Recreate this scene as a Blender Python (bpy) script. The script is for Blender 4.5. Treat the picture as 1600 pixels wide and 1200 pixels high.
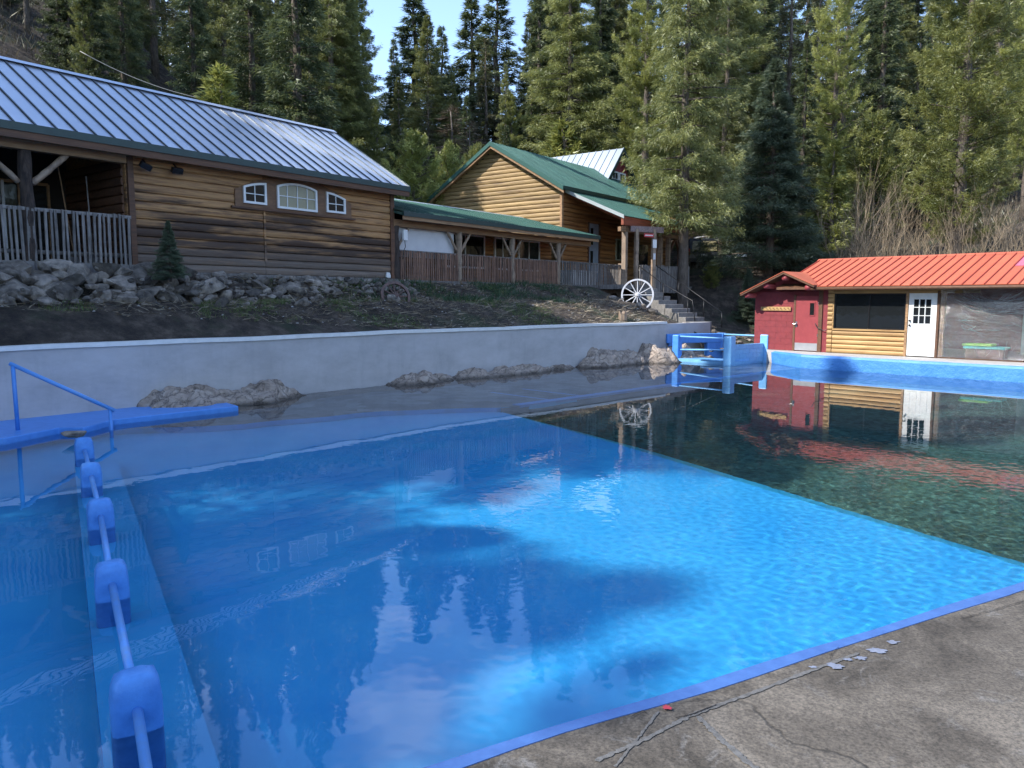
import bpy, math, random
import numpy as np
from mathutils import Vector, Matrix, noise as mnoise
from math import radians, sin, cos, pi, sqrt, atan2, tan

S = bpy.context.scene
for o in list(bpy.data.objects): bpy.data.objects.remove(o)

# ------------------------------------------------------------------ camera
PITCH = radians(6.3); EYE = 2.2
cam = bpy.data.cameras.new('camera'); cam.lens = 27.0; cam.sensor_width = 36; cam.clip_end = 3000; cam.clip_start = .05
camo = bpy.data.objects.new('camera', cam); S.collection.objects.link(camo)
camo.location = (0, 0, EYE); camo.rotation_euler = (pi/2-PITCH, 0, 0); S.camera = camo

# ------------------------------------------------------------------ light
SUN_TO = Vector((-.96, -.26, 0)).normalized(); SUN_EL = radians(42)
sun_dir = Vector((SUN_TO.x*cos(SUN_EL), SUN_TO.y*cos(SUN_EL), sin(SUN_EL)))
W = bpy.data.worlds.new('World'); S.world = W; W.use_nodes = True
nt = W.node_tree; nt.nodes.clear()
sky = nt.nodes.new('ShaderNodeTexSky'); sky.sky_type = 'NISHITA'; sky.sun_disc = False
sky.sun_elevation = SUN_EL; sky.sun_rotation = atan2(SUN_TO.x, SUN_TO.y); sky.air_density = 1.0; sky.dust_density = 1.0; sky.ozone_density = 1.2; sky.altitude = 1200
bg = nt.nodes.new('ShaderNodeBackground'); bg.inputs[1].default_value = .15
wo = nt.nodes.new('ShaderNodeOutputWorld')
# thin drifting clouds, high up
tc = nt.nodes.new('ShaderNodeTexCoord'); mp = nt.nodes.new('ShaderNodeMapping'); mp.inputs[3].default_value = (1.6, 1.6, 3.0); mp.inputs[1].default_value = (.3, .1, .2)
nz = nt.nodes.new('ShaderNodeTexNoise'); nz.inputs['Scale'].default_value = 2.1; nz.inputs['Detail'].default_value = 6; nz.inputs['Roughness'].default_value = .55
rp = nt.nodes.new('ShaderNodeValToRGB'); rp.color_ramp.elements[0].position = .56; rp.color_ramp.elements[1].position = .74
rp.color_ramp.elements[0].color = (0,0,0,1); rp.color_ramp.elements[1].color = (.8,.8,.8,1)
mx = nt.nodes.new('ShaderNodeMixRGB'); mx.inputs[2].default_value = (7.0, 7.6, 8.4, 1)
L = nt.links.new
L(tc.outputs['Generated'], mp.inputs[0]); L(mp.outputs[0], nz.inputs['Vector']); L(rp.outputs[0], mx.inputs[0])
tint = nt.nodes.new('ShaderNodeMixRGB'); tint.blend_type = 'MULTIPLY'; tint.inputs[0].default_value = 1; tint.inputs[2].default_value = (1.0, 1.0, 1.02, 1)
# the bank of white cloud that the water mirrors
dt = nt.nodes.new('ShaderNodeVectorMath'); dt.operation = 'DOT_PRODUCT'; dt.inputs[1].default_value = Vector((-.06, .84, .53)).normalized()
nr_ = nt.nodes.new('ShaderNodeVectorMath'); nr_.operation = 'NORMALIZE'; L(tc.outputs['Generated'], nr_.inputs[0]); L(nr_.outputs[0], dt.inputs[0])
mrr = nt.nodes.new('ShaderNodeMapRange'); mrr.inputs[1].default_value = .968; mrr.inputs[2].default_value = 1.0; mrr.inputs[3].default_value = 0; mrr.inputs[4].default_value = .11; L(dt.outputs['Value'], mrr.inputs[0])
ad_ = nt.nodes.new('ShaderNodeMath'); ad_.operation = 'ADD'; L(nz.outputs['Fac'], ad_.inputs[0]); L(mrr.outputs[0], ad_.inputs[1]); L(ad_.outputs[0], rp.inputs[0])
L(sky.outputs[0], tint.inputs[1]); L(tint.outputs[0], mx.inputs[1]); L(mx.outputs[0], bg.inputs[0]); L(bg.outputs[0], wo.inputs[0])
sl = bpy.data.lights.new('sun', 'SUN'); sl.energy = 2.7; sl.angle = radians(.53); sl.cycles.is_caustics_light = True; sl.color = (1, .95, .86)
so = bpy.data.objects.new('sun', sl); S.collection.objects.link(so)
so.rotation_euler = sun_dir.to_track_quat('Z', 'Y').to_euler(); so.location = (-40, 10, 50)
S.view_settings.view_transform = 'Standard'; S.view_settings.look = 'None'; S.view_settings.gamma = 1; S.view_settings.exposure = 1.5
S.view_settings.use_curve_mapping = False
S.render.engine = 'CYCLES'
S.cycles.max_bounces = 7; S.cycles.diffuse_bounces = 2; S.cycles.glossy_bounces = 3; S.cycles.transparent_max_bounces = 12; S.cycles.transmission_bounces = 5
S.cycles.caustics_reflective = False; S.cycles.caustics_refractive = True; S.cycles.blur_glossy = 0; S.cycles.sample_clamp_indirect = 4
S.cycles.use_denoising = True; S.cycles.use_adaptive_sampling = True; S.cycles.adaptive_threshold = .015

# ------------------------------------------------------------------ helpers
def rayk(u, v):
    yu = (600-v)/1200; dy = cos(PITCH)+yu*sin(PITCH); dz = -sin(PITCH)+yu*cos(PITCH)
    return (u-800)/1200/dy, dz/dy
def at(u, v, Y):
    k, m = rayk(u, v); return Vector((k*Y, Y, EYE+m*Y))
O = Vector((-9.5, 14.0)); E1 = Vector((.726, .687)).normalized(); E2 = Vector((E1.y, -E1.x))
def st(s, t): p = O+E1*s+E2*t; return p.x, p.y
def woff(s): return min(2.0, max(0., (10-s)*.1))      # the wall bends towards the viewer at its left end
def to_st(x, y): d = Vector((x, y))-O; return d.dot(E1), d.dot(E2)
A0 = Vector((-3.8, 24.7)); AX = Vector((.6, .8)); AY = Vector((-.8, .6))
def to_A(x, y): d = Vector((x, y))-A0; return d.dot(AX), d.dot(AY)
ANG_A = atan2(.8, .6); ANG_P = atan2(E1.y, E1.x); ANG_R = atan2(E2.y, E2.x)

def tag(o, label=None, cat=None, group=None, kind=None):
    if label: o['label'] = label
    if cat: o['category'] = cat
    if group: o['group'] = group
    if kind: o['kind'] = kind
    return o
def link(o): S.collection.objects.link(o); return o
def empty(name, loc, rz=0, label=None, cat=None, group=None):
    o = bpy.data.objects.new(name, None); o.location = loc; o.rotation_euler = (0, 0, rz); o.empty_display_size = .2
    link(o); return tag(o, label, cat, group)
def inst(mesh, name, parent=None, loc=(0,0,0), rot=(0,0,0), sc=(1,1,1)):
    o = bpy.data.objects.new(name, mesh); link(o); o.location = loc; o.rotation_euler = rot
    o.scale = sc if not isinstance(sc, (int, float)) else (sc,)*3
    if parent: o.parent = parent
    return o
class MB:
    def __init__(s): s.v = []; s.f = []
    def add(s, vs, fs):
        n = len(s.v); s.v += [tuple(p) for p in vs]; s.f += [tuple(i+n for i in f) for f in fs]; return s
    def box(s, x0, x1, y0, y1, z0, z1):
        return s.hexa([(x0,y0,z0),(x1,y0,z0),(x1,y1,z0),(x0,y1,z0),(x0,y0,z1),(x1,y0,z1),(x1,y1,z1),(x0,y1,z1)])
    def hexa(s, p):
        return s.add(p, [(0,3,2,1),(4,5,6,7),(0,1,5,4),(1,2,6,5),(2,3,7,6),(3,0,4,7)])
    def bar(s, a, b, w, h=None, up=(0,0,1)):
        a = Vector(a); b = Vector(b); h = h or w; d = (b-a).normalized(); up = Vector(up)
        if abs(d.dot(up)) > .98: up = Vector((1,0,0))
        x = d.cross(up).normalized()*w/2; y = x.cross(d).normalized()*h/2
        return s.hexa([a-x-y, b-x-y, b+x-y, a+x-y, a-x+y, b-x+y, b+x+y, a+x+y])
    def tube(s, pts, r, n=8, caps=True):
        pts = [Vector(p) for p in pts]; rs = r if isinstance(r, (list, tuple)) else [r]*len(pts)
        n0 = len(s.v); up = Vector((0,0,1))
        d0 = (pts[1]-pts[0]).normalized()
        if abs(d0.z) > .9: up = Vector((1,0,0))
        for i, p in enumerate(pts):
            d = (pts[min(i+1, len(pts)-1)]-pts[max(i-1, 0)]).normalized()
            x = d.cross(up)
            x = x.normalized() if x.length > 1e-4 else Vector((0,1,0))
            y = x.cross(d).normalized()
            for k in range(n):
                a = 2*pi*k/n; s.v.append(tuple(p+(x*cos(a)+y*sin(a))*rs[i]))
        for i in range(len(pts)-1):
            for k in range(n):
                a = n0+i*n+k; b = n0+i*n+(k+1)%n; s.f.append((a, b, b+n, a+n))
        if caps:
            s.f.append(tuple(n0+k for k in range(n))[::-1]); s.f.append(tuple(n0+(len(pts)-1)*n+k for k in range(n)))
        return s
    def poly(s, pts, z0, z1):   # vertical prism, pts ccw
        n = len(pts); vs = [(p[0], p[1], z0) for p in pts]+[(p[0], p[1], z1) for p in pts]
        return s.add(vs, [tuple(range(n))[::-1], tuple(range(n, 2*n))]+[(i, (i+1)%n, (i+1)%n+n, i+n) for i in range(n)])
    def pface(s, pts, y0, y1):  # prism of an outline in x,z between y0 and y1
        n = len(pts); vs = [(p[0], y0, p[1]) for p in pts]+[(p[0], y1, p[1]) for p in pts]
        return s.add(vs, [tuple(range(n)), tuple(range(n, 2*n))[::-1]]+[((i+1)%n, i, i+n, (i+1)%n+n) for i in range(n)])
    def mesh(s, name, m, smooth=False):
        me = bpy.data.meshes.new(name); me.from_pydata(s.v, [], s.f); me.update()
        if m: me.materials.append(m)
        if smooth: me.polygons.foreach_set('use_smooth', [True]*len(me.polygons))
        return me
    def build(s, name, m, parent=None, smooth=False, loc=(0,0,0), rot=(0,0,0)):
        return inst(s.mesh(name, m, smooth), name, parent, loc, rot)
def bevel(o, w=.01, seg=2):
    md = o.modifiers.new('bevel', 'BEVEL'); md.width = w; md.segments = seg; md.limit_method = 'ANGLE'; md.angle_limit = radians(40); return o

# ------------------------------------------------------------------ materials
def newmat(name):
    m = bpy.data.materials.new(name); m.use_nodes = True; n = m.node_tree
    return m, n, n.nodes['Principled BSDF']
def ramp(n, stops):
    r = n.nodes.new('ShaderNodeValToRGB'); e = r.color_ramp.elements
    while len(e) < len(stops): e.new(.5)
    for i, (p, c) in enumerate(stops): e[i].position = p; e[i].color = (*c, 1) if len(c) == 3 else c
    return r
def coords(n, scale, rz=0, space='world'):
    mp = n.nodes.new('ShaderNodeMapping'); mp.vector_type = 'POINT'
    if space == 'world': src = n.nodes.new('ShaderNodeNewGeometry').outputs['Position']
    else: src = n.nodes.new('ShaderNodeTexCoord').outputs['Object']
    if rz:
        m0 = n.nodes.new('ShaderNodeMapping'); m0.inputs[2].default_value = (0, 0, -rz); n.links.new(src, m0.inputs[0]); src = m0.outputs[0]
    mp.inputs[3].default_value = scale; n.links.new(src, mp.inputs[0]); return mp.outputs[0]
def pnoise(n, vec, sc, det=4, rough=.6, dist=0):
    t = n.nodes.new('ShaderNodeTexNoise'); t.inputs['Scale'].default_value = sc; t.inputs['Detail'].default_value = det
    t.inputs['Roughness'].default_value = rough; t.inputs['Distortion'].default_value = dist; n.links.new(vec, t.inputs['Vector']); return t.outputs['Fac']
def addbump(n, b, h, st=.3, d=.02):
    bp = n.nodes.new('ShaderNodeBump'); bp.inputs['Strength'].default_value = st; bp.inputs['Distance'].default_value = d
    n.links.new(h, bp.inputs['Height']); n.links.new(bp.outputs[0], b.inputs['Normal']); return bp
def mixc(n, f, a, b, mode='MIX'):
    m = n.nodes.new('ShaderNodeMixRGB'); m.blend_type = mode
    for i, x in ((0, f), (1, a), (2, b)):
        if isinstance(x, (int, float)): m.inputs[i].default_value = x
        elif isinstance(x, tuple): m.inputs[i].default_value = (*x, 1)
        else: n.links.new(x, m.inputs[i])
    return m.outputs[0]
def rndval(n, lo, hi):
    oi = n.nodes.new('ShaderNodeObjectInfo'); mr = n.nodes.new('ShaderNodeMapRange')
    mr.inputs[3].default_value = lo; mr.inputs[4].default_value = hi; n.links.new(oi.outputs['Random'], mr.inputs[0]); return mr.outputs[0]
def mulv(n, col, val):
    h = n.nodes.new('ShaderNodeHueSaturation'); n.links.new(col, h.inputs['Color']); n.links.new(val, h.inputs['Value']); return h.outputs[0]
def simple(name, c1, c2=None, sc=(3,3,3), ns=1.5, rough=.6, metal=0, bump=.15, bd=.01, rnd=None, rz=0, space='world', det=5):
    m, n, b = newmat(name); c2 = c2 or tuple(x*.75 for x in c1)
    v = coords(n, sc, rz, space); f = pnoise(n, v, ns, det); r = ramp(n, [(.35, c1), (.68, c2)]); n.links.new(f, r.inputs[0]); col = r.outputs[0]
    if rnd: col = mulv(n, col, rndval(n, *rnd))
    n.links.new(col, b.inputs['Base Color']); b.inputs['Roughness'].default_value = rough; b.inputs['Metallic'].default_value = metal
    if bump: addbump(n, b, pnoise(n, v, ns*4, 6), bump, bd)
    return m
def wood(name, light, dark, rz=0, along=(.5,6,9), rnd=(.8,1.15), weather=None, rough=.65, stain=(.03,.014,.009), amount=.55):
    """weather=(z_low, z_high): boards grey and dark-stained towards z_low as old siding is"""
    m, n, b = newmat(name); v = coords(n, along, rz)
    g = pnoise(n, v, 2.2, 6, .65, .6); r = ramp(n, [(.3, dark), (.55, light), (.8, tuple(x*1.15 for x in light))]); n.links.new(g, r.inputs[0]); col = r.outputs[0]
    v2 = coords(n, (.28, 1, 3.2), rz); st_ = pnoise(n, v2, 1.6, 5, .6)
    if weather:
        geo = n.nodes.new('ShaderNodeNewGeometry'); sx = n.nodes.new('ShaderNodeSeparateXYZ'); n.links.new(geo.outputs['Position'], sx.inputs[0])
        mr = n.nodes.new('ShaderNodeMapRange'); mr.inputs[1].default_value = weather[0]; mr.inputs[2].default_value = weather[1]; mr.inputs[3].default_value = .20; mr.inputs[4].default_value = -.11
        n.links.new(sx.outputs[2], mr.inputs[0]); ad = n.nodes.new('ShaderNodeMath'); ad.operation = 'ADD'; n.links.new(st_, ad.inputs[0]); n.links.new(mr.outputs[0], ad.inputs[1]); st_ = ad.outputs[0]
    r2 = ramp(n, [(.47 if weather else .5, (0,0,0)), (.62 if weather else .66, (amount,)*3 if not weather else (.92,)*3)]); n.links.new(st_, r2.inputs[0])
    col = mixc(n, r2.outputs[0], col, stain)
    if weather:
        mr2 = n.nodes.new('ShaderNodeMapRange'); mr2.inputs[1].default_value = weather[0]+.62; mr2.inputs[2].default_value = weather[0]+.1; mr2.inputs[3].default_value = 0; mr2.inputs[4].default_value = .8
        n.links.new(sx.outputs[2], mr2.inputs[0]); ml = n.nodes.new('ShaderNodeMath'); ml.operation = 'MULTIPLY'; n.links.new(mr2.outputs[0], ml.inputs[0]); n.links.new(g, ml.inputs[1]); ml2 = n.nodes.new('ShaderNodeMath'); ml2.operation = 'MULTIPLY'; ml2.inputs[1].default_value = 1.7; ml2.use_clamp = True; n.links.new(ml.outputs[0], ml2.inputs[0])
        col = mixc(n, ml2.outputs[0], col, (.20, .16, .13))
    if rnd: col = mulv(n, col, rndval(n, *rnd))
    n.links.new(col, b.inputs['Base Color']); b.inputs['Roughness'].default_value = rough
    addbump(n, b, g, .35, .012); return m
def flat(name, c, rough=.5, metal=0, emit=None):
    m, n, b = newmat(name); b.inputs['Base Color'].default_value = (*c, 1); b.inputs['Roughness'].default_value = rough; b.inputs['Metallic'].default_value = metal
    return m

M = {}
M['log1'] = wood('log_honey_weathered', (.42,.225,.09), (.17,.08,.036), ANG_A, weather=(3.0, 5.3))
M['log2'] = wood('log_orange', (.36,.17,.055), (.2,.085,.03), ANG_A, amount=.5)
M['log3'] = wood('log_gable', (.36,.24,.105), (.17,.10,.042), ANG_A-pi/2, amount=.6, stain=(.07,.035,.015))
M['log4'] = wood('log_bright', (.48,.30,.125), (.30,.155,.055), ANG_R, amount=.15)
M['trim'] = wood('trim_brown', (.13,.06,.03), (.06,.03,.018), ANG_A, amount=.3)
M['beam'] = wood('beam_tan', (.34,.2,.1), (.16,.09,.05), ANG_A, amount=.35)
M['redbeam'] = wood('beam_red', (.30,.07,.03), (.16,.04,.02), ANG_A, amount=.3)
M['peeled'] = wood('peeled_log', (.30,.22,.155), (.13,.09,.065), 0, along=(6,6,.9), amount=.4)
M['bark'] = simple('bark', (.085,.06,.048), (.02,.015,.013), (9,9,2.2), 2.2, .9, bump=.8, bd=.03)
M['barkg'] = simple('bark_grey', (.17,.14,.115), (.055,.043,.036), (5,5,1.2), 2.2, .9, bump=.8, bd=.03, space='object')
M['greywood'] = wood('grey_weathered_wood', (.20,.185,.175), (.075,.065,.06), 0, along=(8,8,.8), rnd=(.7,1.25), amount=.3)
M['brownslat'] = wood('brown_slat', (.22,.125,.085), (.09,.055,.045), 0, along=(8,8,.8), rnd=(.7,1.25), amount=.3)
M['black'] = flat('black_metal', (.012,.012,.014), .4, .3)
M['dark'] = flat('dark_interior', (.02,.017,.015), .9)
M['white'] = simple('white_paint', (.78,.78,.77), (.68,.69,.68), ns=2, rough=.45, bump=.03)
M['fascia'] = simple('dark_green_trim', (.018,.045,.04), (.014,.035,.032), rough=.4)
M['redwall'] = simple('red_block_paint', (.25,.036,.042), (.19,.028,.034), ns=2.5, rough=.6, bump=.2)
M['reddoor'] = simple('red_door_paint', (.31,.052,.058), (.26,.042,.048), ns=2.5, rough=.5, bump=.05)
M['kick'] = simple('kick_plate', (.55,.56,.58), (.45,.46,.48), rough=.4, metal=.6, bump=.05)
M['conc'] = simple('grey_concrete', (.33,.32,.31), (.22,.21,.2), ns=1.2, rough=.85, bump=.3)
M['steel'] = flat('steel', (.5,.5,.52), .3, .9)
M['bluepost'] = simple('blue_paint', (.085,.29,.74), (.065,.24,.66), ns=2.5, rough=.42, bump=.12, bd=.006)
M['bluepipe'] = simple('blue_pipe', (.10,.33,.80), (.14,.32,.66), ns=3, rough=.35, bump=.05)
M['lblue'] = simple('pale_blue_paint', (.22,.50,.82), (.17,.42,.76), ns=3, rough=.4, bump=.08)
M['rock'] = simple('grey_rock', (.27,.235,.20), (.06,.052,.045), (2,2,2), 2.6, .9, bump=.9, bd=.03, rnd=(.4,1.45))
M['ply'] = simple('white_panel', (.62,.62,.63), (.56,.56,.58), ns=.8, rough=.7, bump=.03)
def glassdark(name, tint=(.012,.014,.015), r=.06):
    m, n, b = newmat(name); b.inputs['Base Color'].default_value = (*tint, 1); b.inputs['Roughness'].default_value = r
    b.inputs['IOR'].default_value = 1.6; v = coords(n, (1,1,1)); addbump(n, b, pnoise(n, v, 1.4, 2), .06, .1); return m
M['glass'] = glassdark('window_glass'); M['glasspale'] = glassdark('curtained_glass', (.30,.27,.17), .25)
def metalroof(name, c, c2, metal, rough, ns=.8, spots=None):
    m, n, b = newmat(name); v = coords(n, (1,1,1)); f = pnoise(n, v, ns, 4); r = ramp(n, [(.35, c), (.7, c2)]); n.links.new(f, r.inputs[0])
    col = mulv(n, r.outputs[0], rndval(n, .92, 1.06)); n.links.new(col, b.inputs['Base Color'])
    b.inputs['Metallic'].default_value = metal; b.inputs['Roughness'].default_value = rough; addbump(n, b, pnoise(n, v, 1.7, 2), .25, .03); return m
M['roof1'] = metalroof('galvalume_roof', (.57,.60,.67), (.48,.51,.58), .75, .32)
M['roofg'] = metalroof('green_metal_roof', (.05,.125,.11), (.06,.15,.13), .35, .36)
M['roofr'] = metalroof('red_metal_roof', (.58,.15,.075), (.50,.12,.065), .1, .45)
M['roofrose'] = metalroof('rose_roof_patch', (.60,.16,.24), (.55,.15,.22), .1, .4)
M['roofw'] = metalroof('pale_metal_roof', (.52,.56,.58), (.45,.5,.52), .6, .4)
M['seam'] = flat('dark_seam', (.03,.04,.05), .4, .4)
M['seamr'] = flat('red_seam', (.38,.06,.035), .5, .1)
# ------------------------------------------------------------------ ground heights
def smooth(a, b, x):
    t = max(0., min(1., (x-a)/(b-a))); return t*t*(3-2*t)
def ground(x, y):
    g = ground0(x, y); d = sqrt((x-13.5)**2+((y-49)*.8)**2)      # level drive where the vehicles stand
    w = 1-smooth(5.5, 10, d); return g*(1-w)+max(g, 3.9)*w
def ground0(x, y):
    s, t = to_st(x, y); t -= woff(s); xa, ya = to_A(x, y)
    n1 = mnoise.noise(Vector((x*.06, y*.06, 0)))*2.2+mnoise.noise(Vector((x*.25, y*.25, 3)))*.45
    n2 = mnoise.noise(Vector((x*1.3, y*1.3, 7)))*.09+mnoise.noise(Vector((x*3.1, y*3.1, 9)))*.035
    # hillside behind the log buildings
    sl = .74-.44*smooth(3, 24, xa)+.10*smooth(34, 60, xa)
    hL = 2.75+max(0, ya-9.5)*sl
    if ya > 60: hL = 2.75+50.5*sl+(ya-60)*sl*.25
    hL += n1*smooth(10, 18, ya)
    # hillside behind the red building
    R = s-21; hR = .40+max(0, R-12.5)*.42
    if R > 65: hR = .40+52.5*.42+(R-65)*.12
    hR += n1*smooth(13, 20, R)
    if t < 0:
        dw = -t; db = max(0., -ya); f = dw/(dw+db+1e-6)
        if f < .62: hb = 1.27+.88*smooth(-.02, .60, f)**.75
        else: hb = 2.15+.6*smooth(.62, .95, f)
        hb += n2*smooth(.15, .8, dw)
        hl = hb if ya < 0 else hL
        # right of the stairs the slope drops to the hut
        w = smooth(21.5, 25.5, s-0.20*dw)
        if ya < 0:
            low = .42+2.5*smooth(1.0, 9, dw)+n2*1.5
            low = max(low, hR)
            return hl*(1-w)+low*w
        w2 = smooth(26, 34, xa)
        return hL*(1-w2)+max(hL*(1-w2), hR, 2.75)*w2
    if s > 20.5: return max(.30, hR+n2*smooth(1, 4, R)) if R > 4 else .30
    return .30

# pool outline in (s,t)
def near_t(s): return 14.725+.264*s
POOL = [(-12, 2.05), (10, -.05), (20.45, -.05), (20.45, 3.0), (22.4, 3.2), (21.0, 5.2), (21.35, 20.2), (-12, near_t(-12))]
def inside(poly, s, t):
    c = False; n = len(poly)
    for i in range(n):
        a = poly[i]; b = poly[(i+1) % n]
        if (a[1] > t) != (b[1] > t) and s < (b[0]-a[0])*(t-a[1])/(b[1]-a[1])+a[0]: c = not c
    return c
def spaced(lo, hi, fine_lo, fine_hi, step, grow=1.18):
    a = list(np.arange(fine_lo, fine_hi+1e-6, step)); d = step; x = fine_hi
    while x < hi: d *= grow; x += d; a.append(x)
    d = step; x = fine_lo
    while x > lo: d *= grow; x -= d; a.insert(0, x)
    return a
ss = spaced(-260, 420, -9.8, 40, .35, 1.12); ts = [-.1]+[-.28-(x) for x in spaced(0, 420, 0, 24, .3, 1.1)][::-1]+spaced(.2, 260, .4, 20, .5, 1.2)[1:]
ts = sorted(set(round(x, 4) for x in ts))
V = []; idx = {}
for i, s_ in enumerate(ss):
    for j, t_ in enumerate(ts):
        x, y = st(s_, t_+(woff(s_) if t_ < 18 else 0)); V.append((x, y, ground(x, y)))
nj = len(ts); Fc = []
def blocked(s, t): return (-12.3 < s < 22.6) and t > -.05 and t+woff(s) < min(near_t(s)+.4, 21)
for i in range(len(ss)-1):
    for j in range(nj-1):
        cs = [(ss[i], ts[j]), (ss[i+1], ts[j]), (ss[i+1], ts[j+1]), (ss[i], ts[j+1])]
        if any(blocked(c[0], c[1]) for c in cs): continue
        a = i*nj+j; Fc.append((a, a+1, a+nj+1, a+nj))
def groundmat():
    m, n, b = newmat('forest_soil'); v = coords(n, (1,1,1))
    f = pnoise(n, v, 2.2, 8, .7); r = ramp(n, [(.34, (.016,.012,.010)), (.5, (.055,.042,.033)), (.66, (.14,.11,.085))]); n.links.new(f, r.inputs[0])
    g = pnoise(n, v, .45, 5, .65); r2 = ramp(n, [(.52, (0,0,0)), (.64, (.7,.7,.7))]); n.links.new(g, r2.inputs[0])
    col = mixc(n, r2.outputs[0], r.outputs[0], (.03,.055,.018))
    n.links.new(col, b.inputs['Base Color']); b.inputs['Roughness'].default_value = .95; addbump(n, b, pnoise(n, v, 5, 9, .8), 1., .14); return m
M['soil'] = groundmat()
me = bpy.data.meshes.new('ground'); me.from_pydata(V, [], [f[::-1] for f in Fc]); me.materials.append(M['soil'])
me.polygons.foreach_set('use_smooth', [True]*len(me.polygons)); me.update()
g_ob = inst(me, 'ground'); tag(g_ob, kind='structure')
if me.polygons[0].normal.z < 0: me.flip_normals()

# ------------------------------------------------------------------ pool
def poolfloor_mat():
    m, n, b = newmat('pool_blue_paint'); v = coords(n, (1,1,1))
    f = pnoise(n, v, .9, 5, .6); r = ramp(n, [(.3, (.022,.37,.84)), (.7, (.045,.46,.90))]); n.links.new(f, r.inputs[0])
    n.links.new(r.outputs[0], b.inputs['Base Color']); b.inputs['Roughness'].default_value = .6; addbump(n, b, pnoise(n, v, 9, 4), .12, .01); return m
M['pool'] = poolfloor_mat()
def gravel_mat(name, cols, sc=9):
    m, n, b = newmat(name); v = coords(n, (1,1,1)); vo = n.nodes.new('ShaderNodeTexVoronoi'); vo.inputs['Scale'].default_value = sc; n.links.new(v, vo.inputs['Vector'])
    f = pnoise(n, v, .7, 6, .7); r = ramp(n, [(.3, cols[0]), (.55, cols[1]), (.75, cols[2])]); n.links.new(f, r.inputs[0])
    h = n.nodes.new('ShaderNodeSeparateColor'); n.links.new(vo.outputs['Color'], h.inputs[0])
    mr = n.nodes.new('ShaderNodeMapRange'); mr.inputs[3].default_value = .65; mr.inputs[4].default_value = 1.35; n.links.new(h.outputs[0], mr.inputs[0])
    n.links.new(mulv(n, r.outputs[0], mr.outputs[0]), b.inputs['Base Color']); b.inputs['Roughness'].default_value = .9
    addbump(n, b, vo.outputs['Distance'], .8, .04); return m
M['gravel'] = gravel_mat('deep_gravel', [(.026,.075,.075), (.045,.125,.11), (.07,.17,.135)], 11)
M['ledge'] = gravel_mat('ledge_stone', [(.075,.10,.125), (.13,.16,.19), (.17,.20,.22)], 3)
def grid_poly(pts_a, pts_b, m=1):   # strip between two polylines of (s,t,z)
    mb = MB(); n = len(pts_a); vs = []
    for a, b in zip(pts_a, pts_b):
        for k in range(m+1):
            q = k/m; s_ = a[0]*(1-q)+b[0]*q; t_ = a[1]*(1-q)+b[1]*q; z = a[2]*(1-q)+b[2]*q; x, y = st(s_, t_); vs.append((x, y, z))
    fs = [(i*(m+1)+k, i*(m+1)+k+1, (i+1)*(m+1)+k+1, (i+1)*(m+1)+k) for i in range(n-1) for k in range(m)]
    return mb.add(vs, fs)
ZB, ZL, ZD = -1.05, -.5, -2.6
def edge_t(s): return float(np.interp(s, [-12, 1.4, 3.3, 5.6, 7.3, 8.2, 10], [2.1, 2.2, 3.15, 3.45, 4.15, 4.95, 5.0]))+.06*sin(s*2.9)
def bound_s(t): return float(np.interp(t, [1, 5, 9.14, 12.77, 14.9, 20], [8.4, 8.16, 7.31, 6.32, 5.75, 4.4]))
sv = list(np.arange(-12, 10.61, .3))
a = [(s, edge_t(s), ZB) for s in sv]; b_ = [(min(s, bound_s(near_t(s))+.0) if False else s, near_t(s)+.05, ZB) for s in sv]
# blue shallow floor: columns from the stone ledge to the near edge, cut along the deep boundary
mb = MB(); vs = []; NT = 60
for i, q in enumerate(np.linspace(0, 1, NT)):
    for r in np.linspace(0, 1, 70):
        t0 = 4.9; tt = t0+q*(19.2-t0); smax = bound_s(tt); smin = -12
        s_ = smin+(smax-smin)*r; lo = edge_t(s_); tt2 = lo+q*(19.2-lo); x, y = st(s_, tt2); vs.append((x, y, ZB))
mb.add(vs, [(i*70+j, i*70+j+1, (i+1)*70+j+1, (i+1)*70+j) for i in range(NT-1) for j in range(69)])
# drop into the deep end
bl = [(bound_s(t_), t_) for t_ in np.linspace(4.9, 19.2, 50)]
def ribbon(line, z0, z1):
    vs = []
    for p in line: x, y = st(*p); vs += [(x, y, z0), (x, y, z1)]
    return vs, [(2*i, 2*i+2, 2*i+3, 2*i+1) for i in range(len(line)-1)]
mb.add(*ribbon(bl, ZD, ZB)); mb.add(*ribbon([(s, edge_t(s)) for s in sv], ZB, ZL))
pf = mb.build('shallow_pool_floor', M['pool']); tag(pf, kind='structure')
mb = MB()
x0 = [st(-12, -.3), st(-12, 3), st(10.5, 3), st(23, 3), st(23, -.3)]
vs = []; sl_ = list(np.arange(-12, 22.9, .4))
for s_ in sl_:
    for t_, z_ in ((-.3+woff(s_), ZL), (edge_t(s_) if s_ < 8.3 else 4.95+.05*sin(s_*3), ZL)):
        x, y = st(s_, t_); vs.append((x, y, z_))
mb.add(vs, [(2*i, 2*i+1, 2*i+3, 2*i+2) for i in range(len(sl_)-1)])
mb.add(*ribbon([(s_, 4.95+.05*sin(s_*3)) for s_ in np.arange(8.1, 23, .4)], ZD, ZL))
tag(mb.build('stone_ledge_floor', M['ledge']), kind='structure')
mb = MB(); q = [st(2, 1.0), st(24, 1.0), st(24, 22), st(2, 22)]
mb.add([(x, y, ZD) for x, y in q], [(0, 3, 2, 1)]); tag(mb.build('deep_pool_floor', M['gravel']), kind='structure')
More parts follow.
